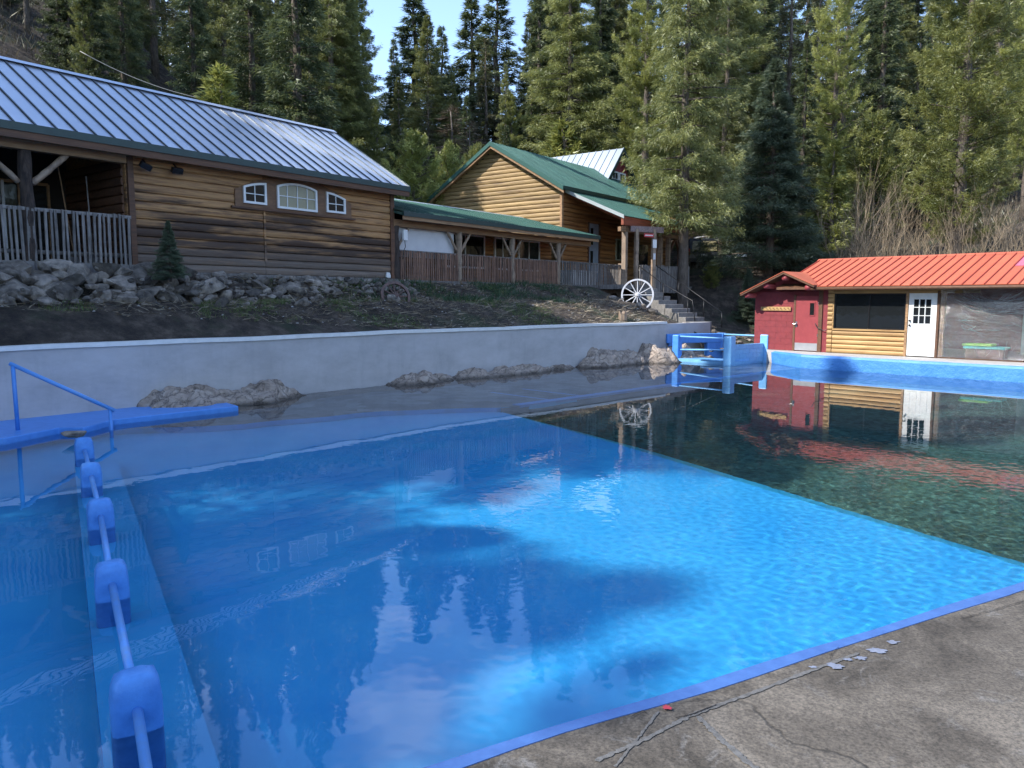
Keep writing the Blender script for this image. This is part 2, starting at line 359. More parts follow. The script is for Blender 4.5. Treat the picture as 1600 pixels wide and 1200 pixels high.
# blue curb running under water along the ledge and two painted cross strips
mb = MB()
for s_ in np.arange(8.6, 19.6, .8):
    p = [st(s_, 4.75), st(s_+.8, 4.75), st(s_+.8, 5.0), st(s_, 5.0)]
    mb.add([(x, y, z) for z in (-.7, -.36) for x, y in p], [(4,7,6,5), (0,1,5,4), (2,3,7,6), (1,2,6,5), (3,0,4,7)])
for (sa, ta, sb, tb) in ((9.7, 2.75, 9.75, 4.75), (10.75, 2.8, 10.8, 4.75)):
    mb.add([(*st(sa, ta), ZL+.012), (*st(sa+.1, ta), ZL+.012), (*st(sb+.1, tb), ZL+.012), (*st(sb, tb), ZL+.012)], [(0,3,2,1)])
tag(mb.build('underwater_blue_curb', M['bluepost']), kind='structure')

# water: a real refracting surface with small waves, so the sun draws its own network on the floor
def water_mat():
    m, n, b = newmat('pool_water'); b.inputs['Base Color'].default_value = (.93,.985,1,1); b.inputs['Roughness'].default_value = 0; b.inputs['IOR'].default_value = 1.33; b.inputs['Transmission Weight'].default_value = 1
    return m
M['water'] = water_mat()
def gnoise(x, y, seed):
    """2-D gradient noise on arrays, with period 256"""
    rg = np.random.default_rng(seed); a = rg.uniform(0, 2*pi, (256, 256)); gx, gy = np.cos(a), np.sin(a)
    xi = np.floor(x).astype(int); yi = np.floor(y).astype(int); xf = x-xi; yf = y-yi
    u = xf**3*(xf*(xf*6-15)+10); v = yf**3*(yf*(yf*6-15)+10)
    def d(i, j): q, w = (xi+i) % 256, (yi+j) % 256; return gx[q, w]*(xf-i)+gy[q, w]*(yf-j)
    return (d(0,0)*(1-u)+d(1,0)*u)*(1-v)+(d(0,1)*(1-u)+d(1,1)*u)*v
def warp_axis(lo, hi, f0, f1, step, g):
    return np.array(sorted(set([round(x, 4) for x in spaced(lo, hi, f0, f1, step, g) if lo <= x <= hi]+[lo, hi])))
SA = warp_axis(-12, 22.4, -4.5, 9, .032, 1.012); TA = warp_axis(-.05, 20.4, 7.0, 16.4, .032, 1.012)
SG, TG = np.meshgrid(SA, TA, indexing='ij'); XG = O.x+E1.x*SG+E2.x*TG; YG = O.y+E1.y*SG+E2.y*TG
q = .8*XG+.3*YG
amp = .30+1.25*np.clip((XG+1.5)/4.5, 0, 1); amp *= np.clip(1.15-(YG-6)/9.5, .03, 1)
ZG = amp*(.00105*gnoise(XG*10+q*.2, YG*11.5, 1)*1.0+.00062*gnoise(XG*18, YG*21, 2))+.0011*gnoise(XG*1.3, YG*1.9, 3)*np.clip(1.2-(YG-6)/9, .04, 1)
n1, n2 = SG.shape; keep = np.zeros((n1-1, n2-1), bool)
sc_ = (SG[:-1, :-1]+SG[1:, 1:])/2; tc_ = (TG[:-1, :-1]+TG[1:, 1:])/2
keep = (tc_ < 14.75+.262*sc_+.3) & (tc_ > np.clip((10-sc_)*.1, 0, 2)-.12) & (sc_ < np.where(tc_ < 3.0, 20.45, np.where(tc_ < 3.2, 22.4, np.where(tc_ < 5.2, 22.4-(tc_-3.2)*.7, 21.05))))
ii, jj = np.nonzero(keep); idx = (ii*n2+jj).astype(np.int32); quads = np.stack([idx, idx+n2, idx+n2+1, idx+1], 1)
def grid_mesh(name, co, quads, m):
    me = bpy.data.meshes.new(name); me.vertices.add(len(co)); me.vertices.foreach_set('co', co.astype(np.float32).ravel()); me.loops.add(quads.size); me.loops.foreach_set('vertex_index', quads.astype(np.int32).ravel())
    me.polygons.add(len(quads)); me.polygons.foreach_set('loop_start', np.arange(0, quads.size, 4, dtype=np.int32)); me.polygons.foreach_set('loop_total', np.full(len(quads), 4, dtype=np.int32)); me.update(calc_edges=True); me.validate(); me.materials.append(m)
    me.polygons.foreach_set('use_smooth', np.ones(len(quads), bool)); return me
wm = grid_mesh('pool_water', np.stack([XG.ravel(), YG.ravel(), ZG.ravel()], 1), quads, M['water'])
wob = inst(wm, 'pool_water'); tag(wob, kind='structure'); print('water quads', len(quads), wm.polygons[0].normal.z)
if wm.polygons[0].normal.z < 0: wm.flip_normals()
wob.cycles.is_caustics_caster = True

# retaining wall
def plaster():
    m, n, b = newmat('lavender_plaster'); v = coords(n, (1,1,2.2)); f = pnoise(n, v, .8, 8, .7); r = ramp(n, [(.34, (.39,.38,.385)), (.5, (.45,.44,.445)), (.66, (.50,.49,.50))]); n.links.new(f, r.inputs[0])
    v2 = coords(n, (1.3,1.3,.3)); g = pnoise(n, v2, 2.4, 7, .7); r2 = ramp(n, [(.52, (0,0,0)), (.80, (.3,.3,.3))]); n.links.new(g, r2.inputs[0])
    n.links.new(mixc(n, r2.outputs[0], r.outputs[0], (.24,.24,.25)), b.inputs['Base Color']); b.inputs['Roughness'].default_value = .85; addbump(n, b, pnoise(n, v, 5, 6), .35, .012); return m
M['plaster'] = plaster()
rw = empty('retaining_wall', (*st(6, -.15), 0), ANG_P, 'long pale plastered retaining wall with white cap behind the pool', 'wall')
def wavy(s): return .009*sin(s*.9)+.005*sin(s*2.3)
mb = MB(); vs = []; svw = list(np.arange(-20, 20.91, .4))+[20.9]
for s_ in svw:
    lo = -6; z1 = 1.30+wavy(s_)*.8
    vs += [(s_-6, -.15-woff(s_)+wavy(s_*1.3), -1), (s_-6, -.15-woff(s_)+wavy(s_*1.3), z1), (s_-6, .15-woff(s_), z1), (s_-6, .15-woff(s_), -1)]
n_ = len(svw); fs = []
for i in range(n_-1):
    for k in range(3): fs.append((4*i+k, 4*i+k+1, 4*i+k+5, 4*i+k+4))
fs += [(0,1,2,3), (4*n_-1, 4*n_-2, 4*n_-3, 4*n_-4)]
mb.add(vs, fs); w_ = mb.build('wall_face', M['plaster'], rw, loc=(0,0,0)); 
mb = MB(); vs = []
for s_ in svw:
    z1 = 1.30+wavy(s_)*.8
    vs += [(s_-6, -.19-woff(s_)+wavy(s_*1.3), z1+.004), (s_-6, -.19-woff(s_)+wavy(s_*1.3), z1+.085), (s_-6, .17-woff(s_), z1+.085), (s_-6, .17-woff(s_), z1+.004)]
fs = []
for i in range(n_-1):
    for k in range(4): fs.append((4*i+k, 4*i+(k+1) % 4, 4*i+4+(k+1) % 4, 4*i+k+4))
fs += [(0,1,2,3), (4*n_-1, 4*n_-2, 4*n_-3, 4*n_-4)]
mb.add(vs, fs); mb.build('wall_cap', M['white'], rw)
mb = MB().box(14.903, 17.9, -.13, .15, -1, 1.30); mb.build('lower_wall_section', M['plaster'], rw)

# near coping and concrete deck
def deck_mat():
    m, n, b = newmat('worn_deck_concrete'); v = coords(n, (1,1,1))
    f = pnoise(n, v, 1.1, 10, .72, .8); r = ramp(n, [(.38, (.046,.039,.031)), (.5, (.096,.083,.068)), (.62, (.155,.136,.113))]); n.links.new(f, r.inputs[0])
    g = pnoise(n, v, 3.4, 9, .78, 1.6); r3 = ramp(n, [(.56, (0,0,0)), (.66, (.6,.6,.6))]); n.links.new(g, r3.inputs[0]); col = mixc(n, r3.outputs[0], r.outputs[0], (.19,.185,.18))
    vo = n.nodes.new('ShaderNodeTexVoronoi'); vo.feature = 'DISTANCE_TO_EDGE'; vo.inputs['Scale'].default_value = .55
    nn = n.nodes.new('ShaderNodeTexNoise'); nn.inputs['Scale'].default_value = 2.4; nn.inputs['Detail'].default_value = 6; n.links.new(v, nn.inputs['Vector'])
    vm = n.nodes.new('ShaderNodeVectorMath'); vm.operation = 'MULTIPLY_ADD'; vm.inputs[1].default_value = (.5,.5,.5); n.links.new(nn.outputs['Color'], vm.inputs[0]); n.links.new(v, vm.inputs[2]); n.links.new(vm.outputs[0], vo.inputs['Vector'])
    rc = ramp(n, [(.001, (0,0,0)), (.006, (1,1,1))]); n.links.new(vo.outputs['Distance'], rc.inputs[0])
    sp = pnoise(n, v, 75, 4, .7); rs = ramp(n, [(.36, (.5,.5,.5)), (.52, (1,1,1)), (.68, (1.45,1.42,1.36))]); n.links.new(sp, rs.inputs[0]); col = mixc(n, 1., col, rs.outputs[0], 'MULTIPLY')
    mk = pnoise(n, v, .5, 2); rk = ramp(n, [(.5, (1,1,1)), (.56, (0,0,0))]); n.links.new(mk, rk.inputs[0]); cr = mixc(n, 1., rc.outputs[0], rk.outputs[0], 'LIGHTEN')
    col = mixc(n, 1., col, mixc(n, .75, (1,1,1), cr), 'MULTIPLY')
    n.links.new(col, b.inputs['Base Color']); b.inputs['Roughness'].default_value = .88
    ad = mixc(n, .6, pnoise(n, v, 14, 8, .75), cr); addbump(n, b, ad, .5, .012); return m
M['deck'] = deck_mat()
CZ = .42
def wob_(s): return .008*sin(s*1.1)+.006*sin(s*4.7+1)
sd = list(np.arange(-14, 34, .25)); mb = MB(); mc = MB(); vs = []; vc = []
for s_ in sd:
    t_ = near_t(s_)+wob_(s_)
    i0 = st(s_, t_); i1 = st(s_, t_+.105+.012*sin(s_*3.3)); i2 = st(s_+4, t_+30)
    vc += [(*i0, -1.2), (*i0, CZ-.03), (*st(s_, t_+.03), CZ+.004), (*i1, CZ+.004), (*i1, CZ-.3)]
    vs += [(*st(s_, t_+.08), CZ), (*i2, CZ-.05)]
N = len(sd)
mc.add(vc, [(5*i+k, 5*i+k+1, 5*i+k+6, 5*i+k+5) for i in range(N-1) for k in range(4)])
mb.add(vs, [(2*i, 2*i+1, 2*i+3, 2*i+2) for i in range(N-1)])
M['coping'] = simple('blue_coping_paint', (.062,.155,.41), (.045,.115,.33), ns=3, rough=.55, bump=.25, bd=.008)
tag(mc.build('near_pool_coping', M['coping']), kind='structure'); dk = mb.build('concrete_deck', M['deck']); tag(dk, kind='structure')
# patched cracks, paint spills on the deck
def zdeck(x, y): s_, t_ = to_st(x, y); return CZ-.05*max(0, t_-near_t(s_)-.12)/29.9
def strip(mb, pts, w, z, seed=0):
    rn = random.Random(seed); vs = []
    for i, p in enumerate(pts):
        a = Vector(pts[max(0, i-1)]); b = Vector(pts[min(len(pts)-1, i+1)]); d = (b-a).normalized(); nrm = Vector((-d.y, d.x)); ww = w*rn.uniform(.6, 1.25)*(.25 if i in (0, len(pts)-1) else 1)
        zz = zdeck(*p)+z-CZ; vs += [(p[0]+nrm.x*ww, p[1]+nrm.y*ww, zz), (p[0]-nrm.x*ww, p[1]-nrm.y*ww, zz)]
    mb.add(vs, [(2*i, 2*i+1, 2*i+3, 2*i+2) for i in range(len(pts)-1)])
def pixline(pts, n, jit, seed, z=CZ):
    rn = random.Random(seed); out = []
    for (u0, v0), (u1, v1) in zip(pts[:-1], pts[1:]):
        for k in range(n):
            q = k/n; u = u0+(u1-u0)*q; v = v0+(v1-v0)*q; kx, m_ = rayk(u, v); Y = (z-EYE)/m_
            out.append((kx*Y+rn.uniform(-jit, jit), Y+rn.uniform(-jit, jit)))
    return out
deck_patch = MB(); crack = MB()
strip(deck_patch, pixline([(930,1190),(1010,1155),(1080,1118),(1180,1082),(1290,1040),(1345,1020)], 22, .003, 1), .011, CZ+.004, 1)
strip(deck_patch, pixline([(960,1200),(1000,1150),(1030,1110)], 22, .003, 2), .006, CZ+.004, 2)
strip(deck_patch, pixline([(1090,1120),(1130,1160),(1190,1210)], 22, .004, 3), .014, CZ+.004, 3)
strip(crack, pixline([(1055,1124),(1080,1118),(1122,1102)], 24, .002, 4), .003, CZ+.007, 4)
strip(crack, pixline([(1500,968),(1550,955),(1620,935)], 24, .002, 5), .0022, CZ+.007, 5)
strip(crack, pixline([(1297,1032),(1300,1020),(1312,1012)], 10, .0005, 6), .0012, CZ+.007, 6)
strip(crack, pixline([(985,1122),(1005,1112),(1012,1118)], 10, .0015, 7), .0025, CZ+.007, 7)
M['patch'] = simple('crack_filler', (.15,.148,.145), (.085,.083,.08), ns=14, rough=.85, bump=.4)
tag(deck_patch.build('crack_filler', M['patch']), kind='structure'); tag(crack.build('deck_crack', M['dark']), kind='structure')
def splat(mb, u, v, r, z, seed, n=22, squash=1.0):
    rn = random.Random(seed); k, m_ = rayk(u, v); Y = (z-EYE)/m_; c = (k*Y, Y); pts = []
    for i in range(n): a = 2*pi*i/n; rr = r*rn.uniform(.55, 1.2); pts.append((c[0]+cos(a)*rr, c[1]+sin(a)*rr*squash, z))
    mb.add(pts, [tuple(range(n))])
sp = MB()
for i, (u, v, r) in enumerate(((1370,1016,.05), (1345,1028,.035), (1395,1003,.035), (1325,1030,.025), (1305,1040,.05), (1270,1042,.02))): splat(sp, u, v, r, CZ+.0045+.0006*i, i, squash=.6)
M['spill'] = simple('paint_spill', (.22,.245,.32), (.15,.17,.23), ns=8, rough=.6)
tag(sp.build('paint_spill', M['spill']), kind='structure')
sp = MB(); splat(sp, 1042, 1105, .022, CZ+.0105, 9); M['redspill'] = flat('red_spill', (.4,.04,.06), .6); tag(sp.build('red_paint_spot', M['redspill']), kind='structure')

# ------------------------------------------------------------------ red side deck and far pool wall
def roughblue():
    m, n, b = newmat('rough_blue_wall'); v = coords(n, (1,1,1)); f = pnoise(n, v, 2, 6, .7); r = ramp(n, [(.3, (.05,.22,.64)), (.7, (.085,.30,.74))]); n.links.new(f, r.inputs[0])
    n.links.new(r.outputs[0], b.inputs['Base Color']); b.inputs['Roughness'].default_value = .5; addbump(n, b, pnoise(n, v, 6, 6, .7), .8, .04); return m
M['rblue'] = roughblue()
mb = MB(); edge = [(22.4, 3.25)]+[(21.0+.06*sin(t_*2), t_) for t_ in np.arange(5.2, 24, .6)]
vs = []
for (s_, t_) in edge: vs += [(*st(s_+.02, t_), -2.2), (*st(s_-.03, t_), .36), (*st(s_+.0, t_), .42), (*st(s_+.16, t_), .43), (*st(s_+.16, t_), .30)]
n_ = len(edge); mb.add(vs, [(5*i+k, 5*i+k+5, 5*i+k+6, 5*i+k+1) for i in range(n_-1) for k in range(4)])
tag(mb.build('far_pool_wall', M['rblue']), kind='structure')
mb = MB(); mb.poly([st(22.42, 2.6), st(22.3, 3.3), st(21.12, 5.3), st(21.15, 24), st(29, 24), st(29, 2.6)], -.3, .445)
M['deck2'] = simple('pale_deck', (.46,.44,.42), (.36,.345,.33), ns=2, rough=.8, bump=.3)
tag(mb.build('far_side_deck', M['deck2']), kind='structure')
# ------------------------------------------------------------------ building kit
def log_mesh(name, h, d, m):        # a half-round siding log of unit length along x, standing proud towards -y
    mb = MB(); prof = [(0, 0), (-d*.75, h*.10), (-d, h*.35), (-d, h*.62), (-d*.7, h*.88), (0, h*.985)]; n = len(prof)
    vs = [(0, y, z) for y, z in prof]+[(1, y, z) for y, z in prof]
    mb.add(vs, [(i, i+n, (i+1) % n+n, (i+1) % n) for i in range(n)]+[tuple(range(n)), tuple(range(n, 2*n))[::-1]])
    return mb.mesh(name, m)
def roof_side(parent, mat, seam, x0, x1, ye, ze, yr, zr, pw, minor=0, name='roof_panel', back=False, seamh=.045, skip=None, alt=None):
    """standing-seam panels, each a child; eave at (ye,ze), ridge at (yr,zr); pw = panel width"""
    L_ = sqrt((yr-ye)**2+(zr-ze)**2); ang = atan2(zr-ze, yr-ye); n = max(1, round((x1-x0)/pw)); w = (x1-x0)/n
    def build(mt):
        mb = MB(); mb.box(0, w-.001, 0, L_, 0, .018)
        for k in range(1, minor+1): mb.box(w*k/(minor+1)-.012, w*k/(minor+1)+.012, 0, L_-.002, .0185, .034)
        me = mb.mesh(name, mt)
        ms = MB().box(-.016, .016, -.004, L_+.004, .012, seamh); base = len(me.vertices)
        allv = [tuple(v.co) for v in me.vertices]+ms.v; allf = [tuple(p.vertices) for p in me.polygons]+[tuple(i+base for i in f) for f in ms.f]
        m2 = bpy.data.meshes.new(name); m2.from_pydata(allv, [], allf); m2.materials.append(mt); m2.materials.append(seam)
        for i, p in enumerate(m2.polygons): p.material_index = 1 if i >= len(me.polygons) else 0
        return m2
    me = build(mat); alts = {}
    for k in range(n):
        if skip and skip(k): continue
        mm = me
        inst(mm, name, parent, (x0+k*w, ye, ze), (ang, 0, 0))
    return w
def window(parent, x0, x1, z0, z1, nx, nz, y=-.06, fw=.058, fm=None, pane=None, top=None, mun=.022):
    """frame (part) > pane and muntins (sub-parts); top(x) gives an arched head"""
    fm = fm or M['white']; pane = pane or M['glass']; top = top or (lambda x: z1)
    xs = np.linspace(x0, x1, 13); outer = [(x0, z0), (x1, z0)]+[(x, top(x)) for x in xs[::-1]]
    xi = np.linspace(x0+fw, x1-fw, 13); inner = [(x0+fw, z0+fw), (x1-fw, z0+fw)]+[(x, top(x)-fw) for x in xi[::-1]]
    n = len(outer); mb = MB(); vs = []
    for yy in (y-.035, y+.05):
        vs += [(p[0], yy, p[1]) for p in outer]+[(p[0], yy, p[1]) for p in inner]
    fs = []
    for i in range(n):
        j = (i+1) % n
        fs += [(i, j, n+j, n+i), (2*n+j, 2*n+i, 3*n+i, 3*n+j), (j, i, 2*n+i, 2*n+j), (n+i, n+j, 3*n+j, 3*n+i)]
    mb.add(vs, fs); f = mb.build('window_frame', fm, parent)
    MB().pface(inner, y+.008, y+.03).build('pane', pane, f)
    for i in range(1, nx):
        x = x0+(x1-x0)*i/nx; MB().box(x-mun/2, x+mun/2, y-.012, y+.006, z0+fw, top(x)-fw+.002).build('muntin', fm, f)
    for i in range(1, nz):
        z = z0+(min(top(x0), top(x1), z1)-z0)*i/nz+(.04 if nz == 2 and nx > 1 else 0)
        MB().box(x0+fw, x1-fw, y-.017, y+.003, z-mun/2, z+mun/2).build('muntin', fm, f)
    return f
def balusters(parent, x0, x1, y, z0, z1, step, w=.045, m=None, th=.03, seed=0, name='baluster', rot=0):
    m = m or M['greywood']; rn = random.Random(seed)
    ms = [MB().box(-w/2*k, w/2*k, -th/2, th/2, 0, 1).mesh(name, m) for k in (.85, 1, 1.15)]
    n = int((x1-x0)/step)
    for i in range(n):
        o = inst(rn.choice(ms), name, parent, (x0+(i+.5)*(x1-x0)/n+rn.uniform(-.012, .012), y+rn.uniform(-.006, .006), z0+rn.uniform(-.02, .015)), (0, rn.uniform(-.022, .022), 0), (1, 1, z1-z0+rn.uniform(-.02, .02)))
def knobby(mb, a, b, r, n=9, seg=9, seed=0, tw=.12):
    rn = random.Random(seed); a = Vector(a); b = Vector(b); pts = []; rs = []
    for i in range(seg+1):
        q = i/seg; p = a.lerp(b, q); pts.append(p+Vector((rn.uniform(-1, 1), rn.uniform(-1, 1), 0))*r*tw*(0 < i < seg)); rs.append(r*rn.uniform(.88, 1.12))
    return mb.tube(pts, rs, n)

# ------------------------------------------------------------------ building 1: long log building, bright standing-seam roof
ZA = 2.85
b1 = empty('log_building', (A0.x, A0.y, ZA), ANG_A, 'long log-sided building with bright metal roof, three arched white windows and a left porch', 'building')
H1 = 2.62; XL = -8.36; XP = -16
core = MB().box(XL, -.02, .0, 6.2, -.02, H1+.1); wall = core.build('wall', M['dark'], b1)
lm = log_mesh('log', .2025, .042, M['log1'])
rn = random.Random(4)
for k in range(13):
    z = .0+k*.2025; cut = -4.75+(.0 if k < 7 else rn.uniform(-.6, .6)*0)
    inst(lm, 'log', wall, (XL+.12, 0, z), (0, 0, 0), (cut-XL-.125, 1, 1)); inst(lm, 'log', wall, (cut+.005, 0, z), (0, 0, 0), (-.12-cut, 1, 1))
MB().box(cut-.03, cut+.03, -.062, -.012, .34, 1.74).build('joint_strip', M['log1'], wall)
# end wall (faces up-stream, closes the gable)
for k in range(28):
    z = k*.164; w_ = 6.2 if z < H1 else max(.3, 6.2*(1-(z-H1)/2.2)); inst(lm, 'log', wall, (-.005, 3.1-w_/2, z), (0, 0, pi/2), (w_, 1, 1))
    inst(lm, 'log', wall, (XL-.0, 3.1+w_/2-.01, z), (0, 0, -pi/2), (w_-.02, 1, 1))
MB().box(XL-.02, XL+.115, -.075, .1, -.5, H1+.1).build('corner_board', M['trim'], b1)
MB().box(-.118, .045, -.075, .05, -.15, H1+.05).build('corner_board', M['trim'], b1)
# foundation with vents
fd = MB().box(XL+.1, -.03, .005, 6, -.75, -.0).build('foundation', M['conc'], b1)
MB().box(-5.2, -.02, -.11, .0, -.115, -.0).build('sill_board', M['greywood'], b1); MB().box(XL+.12, -5.21, -.13, .0, -.14, .01).build('sill_board', M['greywood'], b1)
for xv in (-6.35, -2.35):
    f = MB().box(xv-.25, xv+.25, -.035, .004, -.30, -.14).build('foundation_vent', M['conc'], b1)
    for k in range(6): MB().box(xv-.21+k*.073, xv-.17+k*.073, -.042, -.033, -.275, -.165).build('vent_slot', M['black'], f)
# windows and their arched surround
cx, hw = -3.68, 1.95
def arch1(x): return 2.62-.52*((x-cx)/hw)**2
xs = np.linspace(cx-hw, cx+hw, 25)
sur = [(cx-hw, 1.74), (cx+hw, 1.74)]+[(x, arch1(x)+.06) for x in xs[::-1]]
MB().pface(sur, -.075, -.0).build('window_surround', simple('stained_surround', (.20,.105,.05), (.11,.055,.028), (1,1,5), ns=3), b1)
MB().box(cx-hw-.12, cx+hw+.12, -.12, -.02, 1.69, 1.742).build('window_ledge', M['trim'], b1)
window(b1, -4.36, -3.02, 1.80, 2.5, 4, 2, y=-.09, pane=M['glasspale'], top=lambda x: 2.52-.12*((x+3.69)/.67)**2)
window(b1, -5.40, -4.70, 1.84, 2.4, 2, 2, y=-.09, top=lambda x: 2.42-.15*((x+4.6)/.8)**2)
window(b1, -2.68, -1.98, 1.84, 2.4, 2, 2, y=-.09, top=lambda x: 2.42-.15*((x+2.78)/.8)**2)
# roof
EY, EZ, RY, RZ = -.42, 2.86, 3.1, 4.98
rf = MB(); t_ = .10
for (ya, za, yb, zb) in ((EY, EZ, RY, RZ), (6.62, EZ, RY, RZ)):
    rf.hexa([(XP, ya, za-.13), (.33, ya, za-.13), (.33, yb, zb-.13), (XP, yb, zb-.13), (XP, ya, za-.004), (.33, ya, za-.004), (.33, yb, zb-.004), (XP, yb, zb-.004)])
roof = rf.build('roof', M['beam'], b1)
roof_side(roof, M['roof1'], M['seam'], XP, .36, EY-.03, EZ-.018, RY, RZ, .40)
r2 = roof_side  # back slope as one sheet of the same panels, turned round
MB().hexa([(XP, 6.65, EZ-.0), (.36, 6.65, EZ-.0), (.36, RY+.01, RZ+.0), (XP, RY+.01, RZ+.0), (XP, 6.65, EZ+.018), (.36, 6.65, EZ+.018), (.36, RY+.01, RZ+.018), (XP, RY+.01, RZ+.018)]).build('back_roof_sheet', M['roof1'], roof)
MB().add([(XP, RY-.17, RZ-.03), (.38, RY-.17, RZ-.03), (XP, RY, RZ+.075), (.38, RY, RZ+.075), (XP, RY+.17, RZ-.03), (.38, RY+.17, RZ-.03)], [(0,1,3,2), (2,3,5,4)]).build('ridge_cap', M['roof1'], roof)
MB().box(XP, .37, EY-.06, EY-.034, EZ-.15, EZ+.01).build('eave_trim', M['fascia'], roof)
MB().box(XP, .35, EY-.032, EY+.02, EZ-.30, EZ-.14).build('fascia_board', M['trim'], roof)
MB().hexa([(.335, EY-.04, EZ-.17), (.375, EY-.04, EZ-.17), (.375, RY, RZ-.17), (.335, RY, RZ-.17), (.335, EY-.04, EZ+.03), (.375, EY-.04, EZ+.03), (.375, RY, RZ+.03), (.335, RY, RZ+.03)]).build('rake_trim', M['fascia'], roof)
MB().box(XP, -.1, -.2, .0, H1-.02, H1+.12).build('top_plate', M['beam'], b1)
# porch
pf_ = MB().box(XP, XL-.03, -.12, 3.0, -.05, .12).build('porch_floor', M['greywood'], b1)
MB().box(XP, XL, -.16, -.125, -.12, .14).build('porch_rim_board', M['greywood'], b1)
MB().box(XP, XL-.05, -.1, .09, H1-.2, H1+.0).build('porch_beam', M['beam'], b1)
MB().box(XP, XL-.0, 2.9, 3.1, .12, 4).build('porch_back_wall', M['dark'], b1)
lm_shade = log_mesh('log', .2025, .055, M['trim'])  # porch shade painted in: dark logs here, near-black back wall above
for k in range(12): inst(lm_shade, 'log', wall, (XL-.05, 2.9, .12+k*.2025), (0, 0, -pi/2), (2.8, 1, 1))
dg = MB().box(-10.2, -8.9, 2.84, 2.9, .12, 2.1).build('glass_door', M['glass'], b1)
for x in (-10.2, -9.9, -9.55, -8.9): MB().box(x-.03, x+.03, 2.8, 2.845, .12, 2.14).build('door_frame', M['ply'] if x < -9.7 else M['beam'], dg)
MB().box(-10.2, -8.9, 2.8, 2.84, 2.10, 2.17).build('door_frame', M['beam'], dg)
pw_ = MB().box(-12.6, -11.0, 2.85, 2.9, .9, 2.0).build('porch_window', M['glass'], b1)
for i, x in enumerate((-10.5, -14.2)):
    knobby(MB(), (x, 0, -.1), (x+.02, 0, H1-.2), .135, seed=i+2).build('porch_post', M['bark'], b1, True)
    for sg in (-1, 1): knobby(MB(), (x+sg*.13, 0, 1.75), (x+sg*.85, 0, H1-.18), .065, seed=i*2+sg+9).build('brace', M['peeled'], b1, True)
rl = MB().bar((XP, -.05, 1.22), (XL+.0, -.05, 1.22), .07, .07).build('porch_railing', M['greywood'], b1)
knobby(MB(), (XP, 0, .34), (XL, 0, .34), .05, seg=12, seed=5).build('bottom_rail', M['greywood'], rl, True)
balusters(rl, XP+3.4, XL-.03, -.11, .10, 1.24, .108, w=.05, seed=3)
# flood lights
for i, (x, tl) in enumerate(((-8.05, .5), (-7.3, 0))):
    f = empty('flood_light', (A0.x+AX.x*x-AY.x*.25, A0.y+AX.y*x-AY.y*.25, ZA+2.42), ANG_A, ['black flood light tilted down under the eave nearest the porch', 'black flood light set level under the eave, right of the tilted one'][i], 'lamp', 'flood lights under the bright roof')
    bevel(MB().box(-.13, .13, -.1, .02, -.08, .05).build('lamp_housing', M['black'], f, rot=(.5, tl*.7, 0)), .01)
    MB().box(-.1, .1, -.085, -.075, -.084, -.08).build('lamp_glass', M['steel'], f, rot=(.5, tl*.7, 0)); MB().bar((0, .0, .03), (0, .12, .14), .03).build('bracket', M['black'], f)
# sticks leaning in the porch
for i, (u0, v0, u1, v1, c) in enumerate(((155, 240, 164, 320, 'yellow'), (171, 257, 174, 326, 'grey'))):
    t0 = Vector((XL-.45-.28*(1-i), 1.2-.3*i)); w0 = A0+AX*t0.x+AY*t0.y
    f = empty('broom', (w0.x, w0.y, ZA+.12), ANG_A, ['thin yellow pole leaning in the dark porch corner, longer of the two', 'thin grey pole standing in the porch corner beside the yellow one'][i], 'pole')
    MB().tube([(0, 0, .2), (-.25+.2*i, .0, 2.35-.3*i)], .014, 6).build('handle', M['beam'] if i == 0 else M['greywood'], f)
    MB().box(-.14, .14, -.03, .03, 0, .22).build('broom_head', M['greywood'], f)
bx = empty('power_outlet', (A0.x-AX.x*.33-AY.x*.07, A0.y-AX.y*.33-AY.y*.07, ZA+.02), ANG_A, 'small white outlet box low on the log wall corner', 'outlet')
bevel(MB().box(-.06, .08, -.05, .0, 0, .17).build('cover', M['white'], bx, rot=(0, .15, 0)), .01); MB().box(.08, .13, -.045, -.01, .0, .1).build('flap', M['white'], bx)

# ------------------------------------------------------------------ building 2: low porch wing with the green roof
b2 = empty('porch_wing', (A0.x, A0.y, 2.82), ANG_A, 'low green-roofed porch wing with log posts and slatted railing between two log buildings', 'building')
w2 = MB().box(.05, 12, 2.05, 6.5, 0, 2.2).build('wall', M['dark'], b2)
lm2 = log_mesh('log', .17, .05, M['log2'])
for k in range(12): inst(lm2, 'log', w2, (.05, 2.05, k*.17), (0, 0, 0), (11.95, 1, 1))
MB().box(0, 12.2, -.1, 2.0, -.15, -.0).build('porch_floor', M['greywood'], b2)
bm = MB().box(.0, 12.0, -.09, .09, 1.68, 1.9).build('beam', M['beam'], b2)
e0, ez, r0, rz = -.45, 2.10, 3.75, 3.16
rf = MB().hexa([(.02, e0, ez-.1), (12.05, e0, ez-.1), (12.05, r0, rz-.1), (.02, r0, rz-.1), (.02, e0, ez-.01), (12.05, e0, ez-.01), (12.05, r0, rz-.01), (.02, r0, rz-.01)])
rf.hexa([(.02, r0, rz-.1), (12.05, r0, rz-.1), (12.05, 7.2, ez-.1), (.02, 7.2, ez-.1), (.02, r0, rz-.01), (12.05, r0, rz-.01), (12.05, 7.2, ez-.01), (.02, 7.2, ez-.01)])
roof = rf.build('roof', M['roofg'], b2)
roof_side(roof, M['roofg'], M['roofg'], .02, 12.07, e0-.04, ez-.0, r0, rz, .9, minor=3, seamh=.04)
MB().box(.02, 12.1, e0-.07, e0-.045, ez-.13, ez+.02).build('eave_trim', M['fascia'], roof)
MB().box(.02, 12.0, e0-.04, e0+.0, ez-.24, ez-.12).build('fascia_board', M['beam'], roof)
